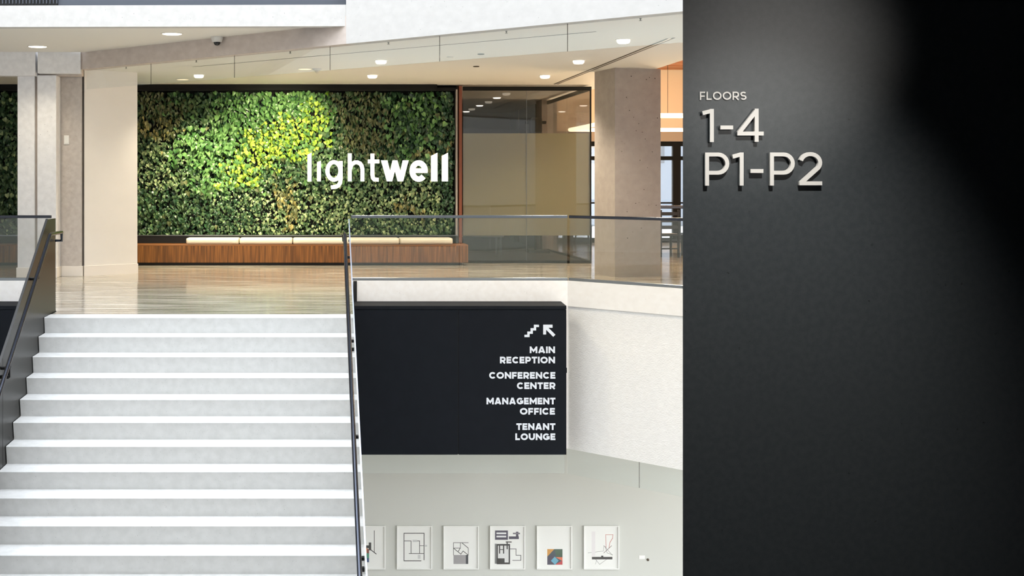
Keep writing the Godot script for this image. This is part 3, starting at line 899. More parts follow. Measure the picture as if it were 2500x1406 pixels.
func build_ceiling_fittings() -> void:
	var g := "round downlights in the cream ceiling"
	for p in [[-1.92, 20.3, "glowing round downlight above the first cushions of the bench"], [1.1, 20.35, "glowing round downlight above the glowing word sign"], [1.1, 17.9, "glowing round downlight by the long thin ceiling slot"], [4.12, 20.4, "glowing round downlight in front of the glazed room"], [4.13, 17.9, "glowing round downlight halfway along the double ceiling slot"], [4.11, 15.27, "glowing round downlight at the far end of the double ceiling slot from the glazed room"]]:
		downlight("recessed_downlight", p[2], Vector3(p[0], 3.42, -p[1]), 0.085, 13.0 if p[1] > 20.0 else 9.0, g, M.lamp, 0.056)
	for d in [25.7, 28.3, 30.7]:
		downlight("recessed_downlight", {25.7: "small lit downlight in the glazed room by its glass front", 28.3: "small lit downlight in the middle of the glazed room", 30.7: "small lit downlight deepest in the glazed room"}[d], Vector3(4.13, 3.42, -d), 0.085, 0.15, "downlights in the glazed room", M.lamp, 0.03)
	downlight("soffit_light", "large round soffit light beside the camera dome", Vector3(-1.94, 3.65, -16.5), 0.14, 3.0, "", M.lamp)
	downlight("soffit_light", "large round soffit light above the concrete pilaster", Vector3(-4.2, 3.65, -18.05), 0.14, 3.0, "", M.lamp)
	# wall washers aimed at the living wall
	for w in [[-0.07, 19.24, "pale oval wall washer beside the ceiling detector", Vector3(-0.55, -1.35, -3.1), 32.0], [-2.3, 21.2, "pale oval wall washer over the end of the bench", Vector3(0.35, -2.6, -0.9), 13.0]]:
		var o := downlight("wall_washer", w[2], Vector3(w[0], 3.42, -w[1]), 0.11, 0.0, "", M.washer)
		spot(o, Vector3(0, -0.06, 0), w[3], w[4], 29.0 if w[1] < 20.0 else 48.0, 0.9, Color(1.0, 0.95, 0.80), 0.10)
	# camera dome and detector
	var c := thing("camera_dome", "grey dome camera under the pale soffit", "camera", "", Vector3(-1.33, 3.65, -16.84))
	var st := begin()
	lathe(st, [[0.088, 0.0], [0.088, -0.02], [0.07, -0.075], [0.05, -0.08]], Vector3.ZERO, 22)
	part(c, "housing", done(st), M.dome)
	st = begin()
	lathe(st, [[0.05, -0.078], [0.046, -0.10], [0.03, -0.122], [0.0, -0.13]], Vector3.ZERO, 20)
	part(c, "dome_lens", done(st), M.lens)
	var e := thing("ceiling_detector", "small cream detector hanging from the ceiling by the wall washer", "detector", "", Vector3(0.13, 3.42, -19.2))
	st = begin()
	lathe(st, [[0.07, 0.0], [0.07, -0.02], [0.05, -0.03]], Vector3.ZERO, 18)
	part(e, "base", done(st), M.dome)
	st = begin()
	lathe(st, [[0.04, -0.03], [0.036, -0.06], [0.0, -0.085]], Vector3.ZERO, 16)
	part(e, "dome_lens", done(st), M.ring)
	# sprinkler heads behind the smoke curtain
	for p in [[-2.95, 0.26], [-1.72, 0.26], [-0.27, 0.26], [1.05, 0.26], [2.42, 0.26], [3.75, 0.26]]:
		var sp := thing("sprinkler_head", "tiny brown sprinkler head close behind the oblique beam", "sprinkler", "sprinklers along the oblique beam", Vector3(p[0], 3.42, -(beam_d(p[0]) + p[1] + 0.25)))
		st = begin()
		lathe(st, [[0.032, 0.0], [0.032, -0.006], [0.012, -0.008], [0.012, -0.022], [0.008, -0.024], [0.006, -0.038], [0.018, -0.040], [0.018, -0.043], [0.0, -0.044]], Vector3.ZERO, 12)
		part(sp, "head", done(st), M.sprinkler)
	for p in [[2.5, 17.0, "flat brown cover plate nearest the long ceiling slot".replace("nearest", "nearer")], [2.69, 18.8, "flat brown cover plate between the downlight rows"], [2.1, 17.4, "faint flat cover plate beside the brown ones"]]:
		st = begin()
		lathe(st, [[0.0, -0.012], [0.045, -0.012], [0.05, -0.008], [0.05, 0.0]], Vector3.ZERO, 16)
		solo("cover_plate", p[2], "cover plate", done(st), M.sprinkler if p[0] > 2.2 else M.ring, Vector3(p[0], 3.42, -p[1]))
	# slot diffusers
	var a := Vector3(-1.89, 3.418, -18.9)
	var b := Vector3(3.56, 3.418, -14.48)
	var t := (b - a).normalized()
	var n := Vector3(-t.z, 0, t.x)
	var sl := thing("slot_diffuser", "long thin dark ceiling slot running with the oblique beam", "ceiling slot", "", a)
	st = begin()
	quad(st, -n * 0.018, n * 0.018, (b - a) + n * 0.018, (b - a) - n * 0.018, Vector3.DOWN)
	quad(st, -n * 0.018 + Vector3.UP * 0.002, n * 0.018 + Vector3.UP * 0.002, (b - a) + n * 0.018 + Vector3.UP * 0.002, (b - a) - n * 0.018 + Vector3.UP * 0.002, Vector3.UP)
	part(sl, "slot", done(st), M.slot)
	var s2 := thing("slot_diffuser", "double dark ceiling slot leading to the concrete column", "ceiling slot", "", Vector3(4.69, 3.42, -22.2))
	part(s2, "slot", boxlh(Vector3(-0.045, -0.004, 0), Vector3(-0.018, 0.0, 7.0), 0.0005), M.slot)
	part(s2, "slot", boxlh(Vector3(0.010, -0.004, 0), Vector3(0.045, 0.0, 7.1), 0.0005), M.slot)
	part(s2, "frame", boxlh(Vector3(-0.018, -0.006, 0), Vector3(0.010, 0.0, 7.05), 0.0005), M.ring)
	# louvre on the slate wall
	var lv := thing("louvre_grille", "black louvre grille low on the slate grey wall", "grille", "", Vector3(-3.78, 3.93, -15.70))
	part(lv, "frame", boxlh(Vector3(-0.95, 0.0, -0.08), Vector3(0.40, 0.30, 0.0), 0.003), M.black)
	var fin := boxm(Vector3(0.012, 0.26, 0.03), 0.002)
	for i in 30:
		part(lv, "slat", fin, M.slate, Vector3(-0.93 + 0.0455 * i, 0.15, 0.012))

# ---------------------------------------------------------------- living wall
func leaf_mesh(wide: float, fold: float, curl: float) -> ArrayMesh:
	var half := [Vector2(0.16, 0.10), Vector2(0.34, 0.13), Vector2(0.48, 0.0), Vector2(0.50, -0.22), Vector2(0.38, -0.52), Vector2(0.18, -0.80)]
	var vein := [Vector2(0, 0), Vector2(0, -0.18), Vector2(0, -0.42), Vector2(0, -0.70), Vector2(0, -1.0)]
	var f := func(p: Vector2) -> Vector3: return Vector3(p.x * wide, p.y + 0.35, fold * absf(p.x) * wide - curl * (p.y + 0.2) * (p.y + 0.2))
	var tris := [[0, 100, 101], [0, 1, 101], [1, 2, 101], [2, 3, 101], [3, 102, 101], [3, 4, 102], [4, 5, 102], [5, 103, 102], [5, 104, 103]]
	var st := begin()
	for s in [-1.0, 1.0]:
		for t in tris:
			var v := []
			for i in t:
				var p: Vector2 = vein[i - 100] if i >= 100 else half[i]
				v.append(f.call(Vector2(p.x * s, p.y)))
			var n: Vector3 = (v[1] - v[0]).cross(v[2] - v[0]).normalized()
			if n.z < 0.0:
				n = -n
			tri(st, v[0], v[1], v[2], n)
	return done(st)

# species at a place on the wall (picture-independent: metres on the wall)
func ell(x: float, y: float, cx: float, cy: float, rx: float, ry: float, ang := 0.0) -> float:
	var c := cos(ang)
	var s := sin(ang)
	var dx := x - cx
	var dy := y - cy
	var u := (dx * c + dy * s) / rx
	var v := (-dx * s + dy * c) / ry
	return u * u + v * v

func build_living_wall() -> void:
	var d := 22.42
	var wall := thing("living_wall", "dense green living wall of heart shaped leaves with a lime patch", "living wall", "", Vector3(0, 0, -d))
	var x0 := -6.2
	var x1 := 2.78
	part(wall, "backing", boxlh(Vector3(x0, 0.42, -0.19), Vector3(x1 + 0.06, 3.415, -0.12), 0.003), M.felt)
	part(wall, "header", boxlh(Vector3(x0, 3.31, -0.1), Vector3(2.44, 3.415, 0.16), 0.003), M.felt)
	part(wall, "header", boxlh(Vector3(2.44, 3.31, -0.1), Vector3(x1 + 0.06, 3.37, 0.02), 0.003), M.felt)
	part(wall, "planter_tray", boxlh(Vector3(x0, 0.36, -0.1), Vector3(x1 + 0.06, 0.525, 0.14), 0.003), M.black)
	part(wall, "tray_lip", boxlh(Vector3(x0, 0.525, 0.11), Vector3(x1 + 0.06, 0.545, 0.15), 0.002), M.shoe)
	part(wall, "side_channel", boxlh(Vector3(x1 + 0.03, 0.52, -0.1), Vector3(x1 + 0.062, 3.33, 0.06), 0.002), M.concrete)
	part(wall, "side_jamb", boxlh(Vector3(2.865, 0.0, -0.12), Vector3(2.925, 3.40, 0.08), 0.003), M.jamb, Vector3.ZERO, "reddish wooden jamb")
	# species: colours are linear, measured leaf tones; deep also paints in shade
	var kinds := {
		"mid": [Color(0.040, 0.092, 0.034), Color(0.135, 0.215, 0.090)],
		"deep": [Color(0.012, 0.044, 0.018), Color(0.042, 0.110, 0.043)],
		"bright": [Color(0.055, 0.160, 0.042), Color(0.175, 0.34, 0.105)],
		"lime": [Color(0.22, 0.39, 0.030), Color(0.50, 0.66, 0.10)],
		"olive": [Color(0.070, 0.088, 0.030), Color(0.19, 0.20, 0.090)],
		"gold": [Color(0.22, 0.20, 0.060), Color(0.42, 0.37, 0.14)],
		"pale": [Color(0.15, 0.23, 0.09), Color(0.40, 0.48, 0.24)],
	}
	var lm := StandardMaterial3D.new()
	lm.vertex_color_use_as_albedo = true
	lm.roughness = 0.33
	lm.backlight_enabled = true
	lm.backlight = Color(0.05, 0.09, 0.03)
	var shapes := [leaf_mesh(1.0, 0.30, 0.25), leaf_mesh(0.86, 0.45, 0.4), leaf_mesh(0.62, 0.35, 0.55)]
	var nz := FastNoiseLite.new()
	nz.seed = 4
	nz.frequency = 0.9
	nz.fractal_octaves = 3
	rng.seed = 2024
	var placed := [[], [], []]
	var sp := 0.047
	var rows := int((3.30 - 0.55) / sp)
	var cols := int((x1 - x0) / sp)
	for layer in 3:
		for r in rows:
			for c in cols:
				var x := x0 + (c + 0.5 * (r % 2) + rng.randf_range(-0.4, 0.4)) * sp
				var y := 0.56 + (r + rng.randf_range(-0.4, 0.4)) * sp
				var wx := x + nz.get_noise_2d(x * 2.0, y * 2.0) * 0.35
				var wy := y + nz.get_noise_2d(x * 2.0 + 50.0, y * 2.0) * 0.35
				var lim := rng.randf_range(0.55, 1.5)
				var kind := "mid"
				if rng.randf() < 0.22:
					kind = "deep"
				var size := 0.105
				var shape := 0
				if ell(wx, wy, -0.55, 0.95, 2.2, 0.55) < lim:
					kind = "pale" if rng.randf() < 0.5 else "mid"
					size = 0.075
				if ell(wx, wy, 1.7, 1.05, 1.4, 0.55) < lim or ell(wx, wy, -2.95, 2.0, 0.55, 0.8) < lim:
					kind = "pale" if rng.randf() < 0.45 else "mid"
					size = 0.08
				if ell(wx, wy, -2.2, 0.9, 1.1, 0.5) < lim:
					kind = "deep" if rng.randf() < 0.5 else "mid"
				if ell(wx, wy, -0.55, 2.95, 1.2, 0.55) < lim or ell(wx, wy, -1.6, 2.1, 0.9, 0.7) < lim:
					kind = "bright"
					size = 0.115
				if ell(wx, wy, 2.1, 2.7, 0.95, 0.75) < lim:
					kind = "deep" if rng.randf() < 0.55 else "bright"
					size = 0.11
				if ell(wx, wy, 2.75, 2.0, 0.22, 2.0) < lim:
					kind = "deep"  # dark leaves paint in the shade along this end of the wall
				if ell(wx, wy, -0.62, 2.30, 1.15, 0.42, 0.60) < lim or ell(wx, wy, -0.12, 2.48, 0.45, 0.42) < lim:
					kind = "lime" if rng.randf() < 0.58 else "bright"
					size = 0.10
				if ell(wx, wy, -3.05, 2.95, 0.55, 0.45) < lim or ell(wx, wy, 0.95, 2.95, 0.55, 0.42) < lim or ell(wx, wy, 1.15, 2.35, 0.5, 0.25) < lim:
					kind = "olive" if rng.randf() < 0.7 else "mid"
					shape = 2
					size = 0.11
				if ell(wx, wy, -2.9, 2.55, 0.5, 0.2) < lim or ell(wx, wy, 2.35, 2.1, 0.32, 0.16) < lim or ell(wx, wy, -0.42, 1.05, 0.22, 0.42) < lim or ell(wx, wy, 1.88, 1.1, 0.22, 0.16) < lim:
					kind = "gold" if rng.randf() < 0.4 else "olive"
					shape = 2
					size = 0.12
				if x < -4.4 and rng.randf() < 0.3:
					kind = "pale" if rng.randf() < 0.4 else "deep"
				if layer == 2 and nz.get_noise_2d(x * 5.0 + 9.0, y * 5.0) < -0.05:
					continue
				if rng.randf() < [0.35, 0.45, 0.55][layer]:
					continue
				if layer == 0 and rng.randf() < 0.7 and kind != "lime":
					kind = "deep"  # back layer toned darker, painting in shade behind the front leaves
				if shape == 0 and rng.randf() < 0.4:
					shape = 1
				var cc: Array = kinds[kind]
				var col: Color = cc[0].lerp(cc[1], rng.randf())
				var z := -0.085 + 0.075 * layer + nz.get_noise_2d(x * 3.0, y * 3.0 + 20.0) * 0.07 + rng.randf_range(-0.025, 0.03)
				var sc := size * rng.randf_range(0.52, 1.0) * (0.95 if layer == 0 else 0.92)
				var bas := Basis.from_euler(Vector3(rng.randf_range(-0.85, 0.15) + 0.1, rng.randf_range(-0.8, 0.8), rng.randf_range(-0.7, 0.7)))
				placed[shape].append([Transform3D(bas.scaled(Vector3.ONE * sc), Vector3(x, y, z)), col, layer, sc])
	# the 300 largest front leaves in view are parts, the rest one mass
	var front := []
	for s in 3:
		for i in placed[s].size():
			var e: Array = placed[s][i]
			var o: Vector3 = e[0].origin
			if e[2] == 2 and o.x > -3.25 and o.x < 2.7 and o.y < 3.25:
				front.append([e[3], s, i])
	front.sort_custom(func(a, b): return a[0] > b[0])
	var taken := {}
	var mats := {}
	for q in mini(300, front.size()):
		var s: int = front[q][1]
		var i: int = front[q][2]
		taken[s * 100000 + i] = true
		var e: Array = placed[s][i]
		var c: Color = e[1]
		var key := "%d_%d_%d" % [int(c.r * 12), int(c.g * 12), int(c.b * 12)]
		if not mats.has(key):
			var m := StandardMaterial3D.new()
			m.albedo_color = c.linear_to_srgb()
			m.roughness = 0.33
			m.backlight_enabled = true
			m.backlight = Color(0.05, 0.09, 0.03)
			mats[key] = m
		var o := part(wall, "leaf", shapes[s], mats[key])
		o.transform = e[0]
	var rest := []
	for s in 3:
		for i in placed[s].size():
			if not taken.has(s * 100000 + i):
				var t: Transform3D = placed[s][i][0]
				t.basis.x *= [1.0, 0.86, 0.62][s]
				rest.append([t, placed[s][i][1]])
	var mm := MultiMesh.new()
	mm.transform_format = MultiMesh.TRANSFORM_3D
	mm.use_colors = true
	mm.mesh = leaf_mesh(1.0, 0.37, 0.36)
	mm.instance_count = rest.size()
	for i in rest.size():
		mm.set_instance_transform(i, rest[i][0])
		mm.set_instance_color(i, rest[i][1])
	var mi := MultiMeshInstance3D.new()
	mi.name = "foliage"
	mi.multimesh = mm
	mi.material_override = lm
	mi.set_meta("kind", "stuff")
	wall.add_child(mi, true)

func build_lit_sign() -> void:
	var d := 22.1
	var k := d / 2850.0
	var s := thing("illuminated_sign", "glowing white lower case word lightwell mounted on the living wall", "sign", "", Vector3((750.8 - 755.0) * k, 1.55 + 2.0 * k, -d))
	var q := func(a: Array) -> Array:
		var out := []
		for p in a:
			out.append(Vector2((p[0] - 750.8) * k, -(p[1] - 443.0) * k))
		return out
	var el := func(cx: float, cy: float, rx: float, ry: float, a0: float, a1: float) -> Array:
		var out := []
		for i in 25:
			var t := deg_to_rad(lerpf(a0, a1, i / 24.0))
			out.append([cx + rx * cos(t), cy - ry * sin(t)])
		return out
	var z0 := -0.02
	var z1 := 0.03
	var defs := [
		[[[750.8, 443], [760.4, 443], [760.4, 373], [750.8, 378]]],
		[[[774.0, 442.6], [783.2, 442.6], [783.2, 392.5], [774.0, 396.5]]],
		"g", "h", "t", "w", "e",
		[[[1052.3, 442.8], [1067.6, 442.8], [1067.6, 373], [1052.3, 380.5]]],
		[[[1078.8, 442.8], [1093.4, 442.8], [1093.4, 373], [1078.8, 380.5]]],
	]
	for df in defs:
		var st := begin()
		if df is Array:
			poly_extrude(st, PackedVector2Array(q.call(df[0])), z0, z1)
		elif df == "g":
			var e: Array = el.call(815.2, 417.2, 15.8, 21.6, 0, 345.6)
			stroke(st, q.call(e), 9.6 * k, z0, z1, true)
			stroke(st, q.call([[831.6, 393], [831.6, 437], [830.4, 446], [826.5, 452.5], [820, 456], [808, 457.4]]), 9.4 * k, z0, z1 - 0.0004)
		elif df == "h":
			stroke(st, q.call([[853.8, 442.6], [853.8, 374.5]]), 9.4 * k, z0, z1)
			stroke(st, q.call([[855.0, 412], [856.6, 405], [860.5, 399.5], [866.5, 396.2], [873, 396.2], [879, 399.2], [883, 405], [884.8, 413], [884.8, 442.6]]), 9.4 * k, z0, z1 - 0.0004)
		elif df == "t":
			stroke(st, q.call([[909.2, 375], [909.2, 427], [910.3, 434], [914, 438.2], [924.4, 438.6]]), 9.4 * k, z0, z1)
			stroke(st, q.call([[898, 394.2], [926, 394.2]]), 9.2 * k, z0, z1 - 0.0004)
		elif df == "w":
			poly_extrude(st, PackedVector2Array(q.call([[930.2, 391.4], [945.6, 391.4], [952.2, 418.5], [958.4, 391.4], [969.8, 391.4], [977.6, 418.5], [983.2, 391.4], [997.4, 391.4], [984.0, 442.6], [970.8, 442.6], [964.0, 416.5], [957.4, 442.6], [944.4, 442.6]])), z0, z1)
		elif df == "e":
			stroke(st, q.call(el.call(1022, 417.4, 15.6, 19.8, -6, 318)), 13.0 * k, z0, z1)
			stroke(st, q.call([[1008, 416.6], [1043.6, 416.6]]), 11.2 * k, z0, z1 - 0.0004)
		part(s, "sign_letter", done(st), M.sign_light)
	for x in [757.0, 779.0, 832.0, 854.0, 909.0, 950.0, 978.0, 1008.0, 1060.0, 1086.0]:
		part(s, "mount_pin", boxlh(Vector3((x - 750.8) * k - 0.008, 0.10, -0.425), Vector3((x - 750.8) * k + 0.008, 0.116, z0), 0.002), M.black)

# ---------------------------------------------------------------- bench and cushions
func soft_box(w: float, h: float, dp: float, r: float) -> ArrayMesh:
	var st := begin()
	var n := 5
	var prof := []
	for c in [[1, 1], [-1, 1], [-1, -1], [1, -1]]:
		var base := {"11": 0.0, "-11": 90.0, "-1-1": 180.0, "1-1": 270.0}["%d%d" % c] as float
		for i in n + 1:
			var a := deg_to_rad(base + 90.0 * i / n)
			prof.append(Vector2(c[0] * (dp * 0.5 - r) + r * cos(a), c[1] * (h * 0.5 - r) + r * sin(a)))
	var xs := [[-w * 0.5, 0.78], [-w * 0.5 + r * 0.15, 0.90], [-w * 0.5 + r * 0.5, 0.97], [-w * 0.5 + r, 1.0], [w * 0.5 - r, 1.0], [w * 0.5 - r * 0.5, 0.97], [w * 0.5 - r * 0.15, 0.90], [w * 0.5, 0.78]]
	var m := prof.size()
	st.set_smooth_group(0)
	for i in xs.size() - 1:
		for j in m:
			var j2 := (j + 1) % m
			var ps := []
			for e in [[i, j], [i, j2], [i + 1, j2], [i + 1, j]]:
				var sc: float = xs[e[0]][1]
				var p: Vector2 = prof[e[1]]
				ps.append(Vector3(xs[e[0]][0], p.y * sc, p.x * sc))
			var nn: Vector3 = (ps[1] - ps[0]).cross(ps[3] - ps[0]).normalized()
			var mid: Vector3 = (ps[0] + ps[2]) * 0.5
			if nn.dot(Vector3(0, mid.y, mid.z)) < 0.0:
				nn = -nn
			quad(st, ps[0], ps[1], ps[2], ps[3], nn)
	for s in [0, xs.size() - 1]:
		for j in m:
			var j2 := (j + 1) % m
			var sc: float = xs[s][1]
			tri(st, Vector3(xs[s][0], 0, 0), Vector3(xs[s][0], prof[j].y * sc, prof[j].x * sc), Vector3(xs[s][0], prof[j2].y * sc, prof[j2].x * sc), Vector3.LEFT if s == 0 else Vector3.RIGHT)
	return done(st)

func build_bench() -> void:
	var b := thing("wooden_bench", "long walnut bench with vertical grain under the living wall", "bench", "", Vector3(-1.4, 0, -22.0))
	part(b, "toe_kick", boxlh(Vector3(-4.7, 0.0, -0.24), Vector3(4.25, 0.055, 0.20), 0.002), M.black)
	var x := -4.75
	while x < 4.3:
		var w := minf(0.995, 4.36 - x)
		part(b, "front_panel", boxlh(Vector3(x + 0.0003, 0.055, 0.235), Vector3(x + w - 0.0003, 0.365, 0.26), 0.0003), M.bench_wood)
		x += w
	part(b, "end_panel", boxlh(Vector3(4.335, 0.055, -0.24), Vector3(4.36, 0.365, 0.234), 0.002), M.bench_wood)
	part(b, "seat_board", boxlh(Vector3(-4.75, 0.3655, -0.27), Vector3(4.36, 0.388, 0.26), 0.003), M.bench_top)
	var cm := soft_box(0.985, 0.115, 0.47, 0.045)
	var names := ["cream seat cushion at the bare end of the bench", "cream seat cushion second from the bare end of the bench", "cream seat cushion in the middle of the bench row", "cream seat cushion second from the glazed room", "cream seat cushion next to the glazed room"]
	for i in 5:
		var c := solo("seat_cushion", names[i], "cushion", cm, M.cushion, Vector3(-1.81 + 1.0 * i, 0.447, -22.02), "seat cushions on the bench")
		part(c, "piping", boxlh(Vector3(-0.40, -0.006, 0.2345), Vector3(0.40, 0.0, 0.2375), 0.001), M.cushion)

# ---------------------------------------------------------------- glazed room
func build_glazed_room() -> void:
	var g := thing("glass_partition", "black framed glass partition with frosted band right of the living wall".replace(" right of", " beside"), "partition", "", Vector3(2.95, 0, -22.4))
	part(g, "frame_head", boxlh(Vector3(0.0, 3.31, -0.04), Vector3(2.46, 3.385, 0.03), 0.003), M.felt)
	part(g, "frame_sill", boxlh(Vector3(0.0, 0.0, -0.04), Vector3(2.46, 0.05, 0.03), 0.003), M.felt)
	part(g, "corner_post", boxlh(Vector3(2.438, 0.05, -0.03), Vector3(2.46, 3.31, 0.02), 0.002), M.felt)
	part(g, "pane", boxlh(Vector3(0.0, 0.05, -0.006), Vector3(1.217, 3.31, 0.006), 0.001), M.dark_glass)
	part(g, "pane", boxlh(Vector3(1.223, 0.05, -0.006), Vector3(2.438, 3.31, 0.006), 0.001), M.dark_glass)
	part(g, "frosted_film", boxlh(Vector3(0.0, 0.53, -0.009), Vector3(1.217, 2.49, -0.007), 0.0003), M.film)
	part(g, "frosted_film", boxlh(Vector3(1.223, 0.53, -0.009), Vector3(2.438, 2.49, -0.007), 0.0003), M.film)
	part(g, "joint_seal", boxlh(Vector3(1.217, 0.05, -0.005), Vector3(1.223, 3.31, 0.005), 0.001), M.shoe)
	part(g, "side_head", boxlh(Vector3(2.42, 3.31, -3.98), Vector3(2.46, 3.385, -0.04), 0.003), M.felt)
	part(g, "side_sill", boxlh(Vector3(2.42, 0.0, -3.98), Vector3(2.46, 0.05, -0.04), 0.003), M.felt)
	for i in 2:
		part(g, "side_pane", boxlh(Vector3(2.436, 0.05, -3.98 + 1.97 * i), Vector3(2.446, 3.31, -3.98 + 1.97 * i + 1.96), 0.001), M.glass)
		part(g, "side_film", boxlh(Vector3(2.432, 0.53, -3.98 + 1.97 * i), Vector3(2.435, 2.49, -3.98 + 1.97 * i + 1.96), 0.0003), M.film)
	# equipment stand in front of the second column
	var e := thing("equipment_stand", "black box head on two poles standing inside the glazed room", "equipment stand", "", Vector3(5.0, 0.012, -25.6))
	part(e, "head", boxlh(Vector3(-0.16, 2.62, -0.10), Vector3(0.09, 2.95, 0.10), 0.02), M.felt)
	part(e, "side_bracket", boxlh(Vector3(-0.26, 2.82, -0.05), Vector3(0.19, 2.88, 0.05), 0.01), M.felt)
	part(e, "pole", boxlh(Vector3(-0.055, 0.06, -0.02), Vector3(-0.02, 2.62, 0.02), 0.004), M.felt)
	part(e, "pole", boxlh(Vector3(0.075, 0.06, -0.02), Vector3(0.11, 2.62, 0.02), 0.004), M.felt)
	part(e, "base", boxlh(Vector3(-0.22, 0.0, -0.22), Vector3(0.24, 0.06, 0.22), 0.01), M.felt)
	var t := thing("reflection_table", "added low pale table standing in for a reflection in the glazed room", "table", "", Vector3(3.55, 0.012, -24.6))  # added table; its pale top stands in for a reflected strip
	part(t, "table_top", boxlh(Vector3(-0.5, 0.40, -0.35), Vector3(0.5, 0.43, 0.35), 0.006), M.plate)
	for sx in [-1, 1]:
		for sz in [-1, 1]:
			part(t, "leg", boxlh(Vector3(sx * 0.44 - 0.018, 0.0, sz * 0.29 - 0.018), Vector3(sx * 0.44 + 0.018, 0.40, sz * 0.29 + 0.018), 0.003), M.shoe)

# ---------------------------------------------------------------- lounge
func make_chair(label: String, at: Vector3, turn: float) -> void:
	var c := thing("lounge_chair", label, "chair", "dark chairs in the lounge", at)
	c.rotation.y = turn
	part(c, "seat", boxm(Vector3(0.44, 0.05, 0.44), 0.015), M.chair, Vector3(0, 0.46, 0))
	for sx in [-1, 1]:
		part(c, "leg", boxm(Vector3(0.04, 0.44, 0.04), 0.006), M.chair, Vector3(sx * 0.19, 0.22, -0.19))
		part(c, "leg", boxm(Vector3(0.04, 0.98, 0.045), 0.006), M.chair, Vector3(sx * 0.19, 0.49, 0.20))
	for i in 3:
		part(c, "slat", boxm(Vector3(0.36, 0.07, 0.02), 0.006), M.chair, Vector3(0, 0.62 + 0.14 * i, 0.205))
	part(c, "stretcher", boxm(Vector3(0.36, 0.03, 0.025), 0.004), M.chair, Vector3(0, 0.18, 0.20))

func build_lounge() -> void:
	make_chair("dark slat back lounge chair in line with the concrete column", Vector3(7.42, 0, -24.3), 0.1)
	make_chair("dark slat back lounge chair pulled up to the high table", Vector3(8.05, 0, -24.5), -0.15)
	make_chair("dark slat back lounge chair seen through the glazed room", Vector3(6.15, 0, -28.6), 0.3)
	make_chair("dark slat back lounge chair by the lounge window", Vector3(6.75, 0, -28.9), -0.4)
	var t := thing("high_table", "long dark wooden high table beyond the lounge chairs", "table", "", Vector3(8.6, 0, -25.6))
	part(t, "table_top", boxlh(Vector3(-1.6, 0.98, -0.45), Vector3(2.2, 1.04, 0.45), 0.008), M.table)
	for x in [-1.4, 0.3, 2.0]:
		part(t, "leg", boxlh(Vector3(x - 0.05, 0, -0.36), Vector3(x + 0.05, 0.98, 0.36), 0.006), M.table)
	part(t, "foot_rail", boxlh(Vector3(-1.4, 0.26, -0.02), Vector3(2.0, 0.30, 0.02), 0.004), M.table)
	# rectangular ring pendant
	var p := thing("ring_pendant", "rectangular glowing tube pendant hanging in the lounge", "pendant light", "", Vector3(7.7, 2.75, -23.85))
	var hx := 1.75
	var hz := 2.85
	for s in [-1, 1]:
		var st := begin()
		tube(st, [Vector3(-hx, 0, s * hz), Vector3(hx, 0, s * hz)], 0.042, 12)
		part(p, "lamp_tube", done(st), M.pendant)
		st = begin()
		tube(st, [Vector3(s * hx, 0, -hz + 0.03), Vector3(s * hx, 0, hz - 0.03)], 0.042, 12)
		part(p, "lamp_tube", done(st), M.pendant)
		for sx in [-1, 1]:
			st = begin()
			tube(st, [Vector3(sx * 1.25, 0.04, s * hz), Vector3(sx * 1.25, 1.66, s * hz)], 0.004, 6)
			part(p, "wire", done(st), M.sprinkler)
	for q in [Vector3(-0.9, 0, hz), Vector3(0.9, 0, hz), Vector3(-0.9, 0, -hz), Vector3(0.9, 0, -hz)]:
		var l := OmniLight3D.new()
		l.name = "lamp_light"
		l.light_color = Color(1.0, 0.88, 0.72)
		l.light_energy = 4.6
		l.light_size = 0.3
		l.omni_range = 40.0
		l.omni_attenuation = 2.0
		l.shadow_enabled = true
		p.add_child(l, true)
		l.position = q + Vector3(0, -0.4, 0)
	# outside the windows
	struct("ground", boxlh(Vector3(-10, -0.5, -70), Vector3(40, -0.25, -30.3), 0.01), M.paving, "pale paving outside the lounge windows", "ground")
	var o := thing("building", "pale office building outside the lounge windows", "building", "", Vector3(14, -0.25, -48))
	part(o, "wall", boxlh(Vector3(-9, 0, -4), Vector3(12, 9, 0), 0.02), M.outside)
	for i in 8:
		part(o, "window", boxlh(Vector3(-8 + 2.4 * i, 2.6, -0.02), Vector3(-6.6 + 2.4 * i, 4.4, 0.02), 0.01), M.slate)

# ---------------------------------------------------------------- framed prints on the lower wall
func line(im: Image, x0: float, y0: float, x1: float, y1: float, w: int, c: Color) -> void:
	var n := int(maxf(absf(x1 - x0), absf(y1 - y0))) + 1
	for i in n + 1:
		var x := lerpf(x0, x1, float(i) / n)
		var y := lerpf(y0, y1, float(i) / n)
		im.fill_rect(Rect2i(int(x) - w / 2, int(y) - w / 2, w, w), c)

func lines(im: Image, pts: Array, w: int, c: Color) -> void:
	for i in pts.size() - 1:
		line(im, pts[i][0], pts[i][1], pts[i + 1][0], pts[i + 1][1], w, c)

func poly(im: Image, pts: Array, c: Color) -> void:
	var pp := PackedVector2Array()
	var lo := Vector2(1e9, 1e9)
	var hi := Vector2(-1e9, -1e9)
	for p in pts:
		var v := Vector2(p[0], p[1])
		pp.append(v)
		lo = lo.min(v)
		hi = hi.max(v)
	for y in range(int(lo.y), int(hi.y) + 1):
		for x in range(int(lo.x), int(hi.x) + 1):
			if Geometry2D.is_point_in_polygon(Vector2(x + 0.5, y + 0.5), pp):
				im.set_pixel(x, y, c)

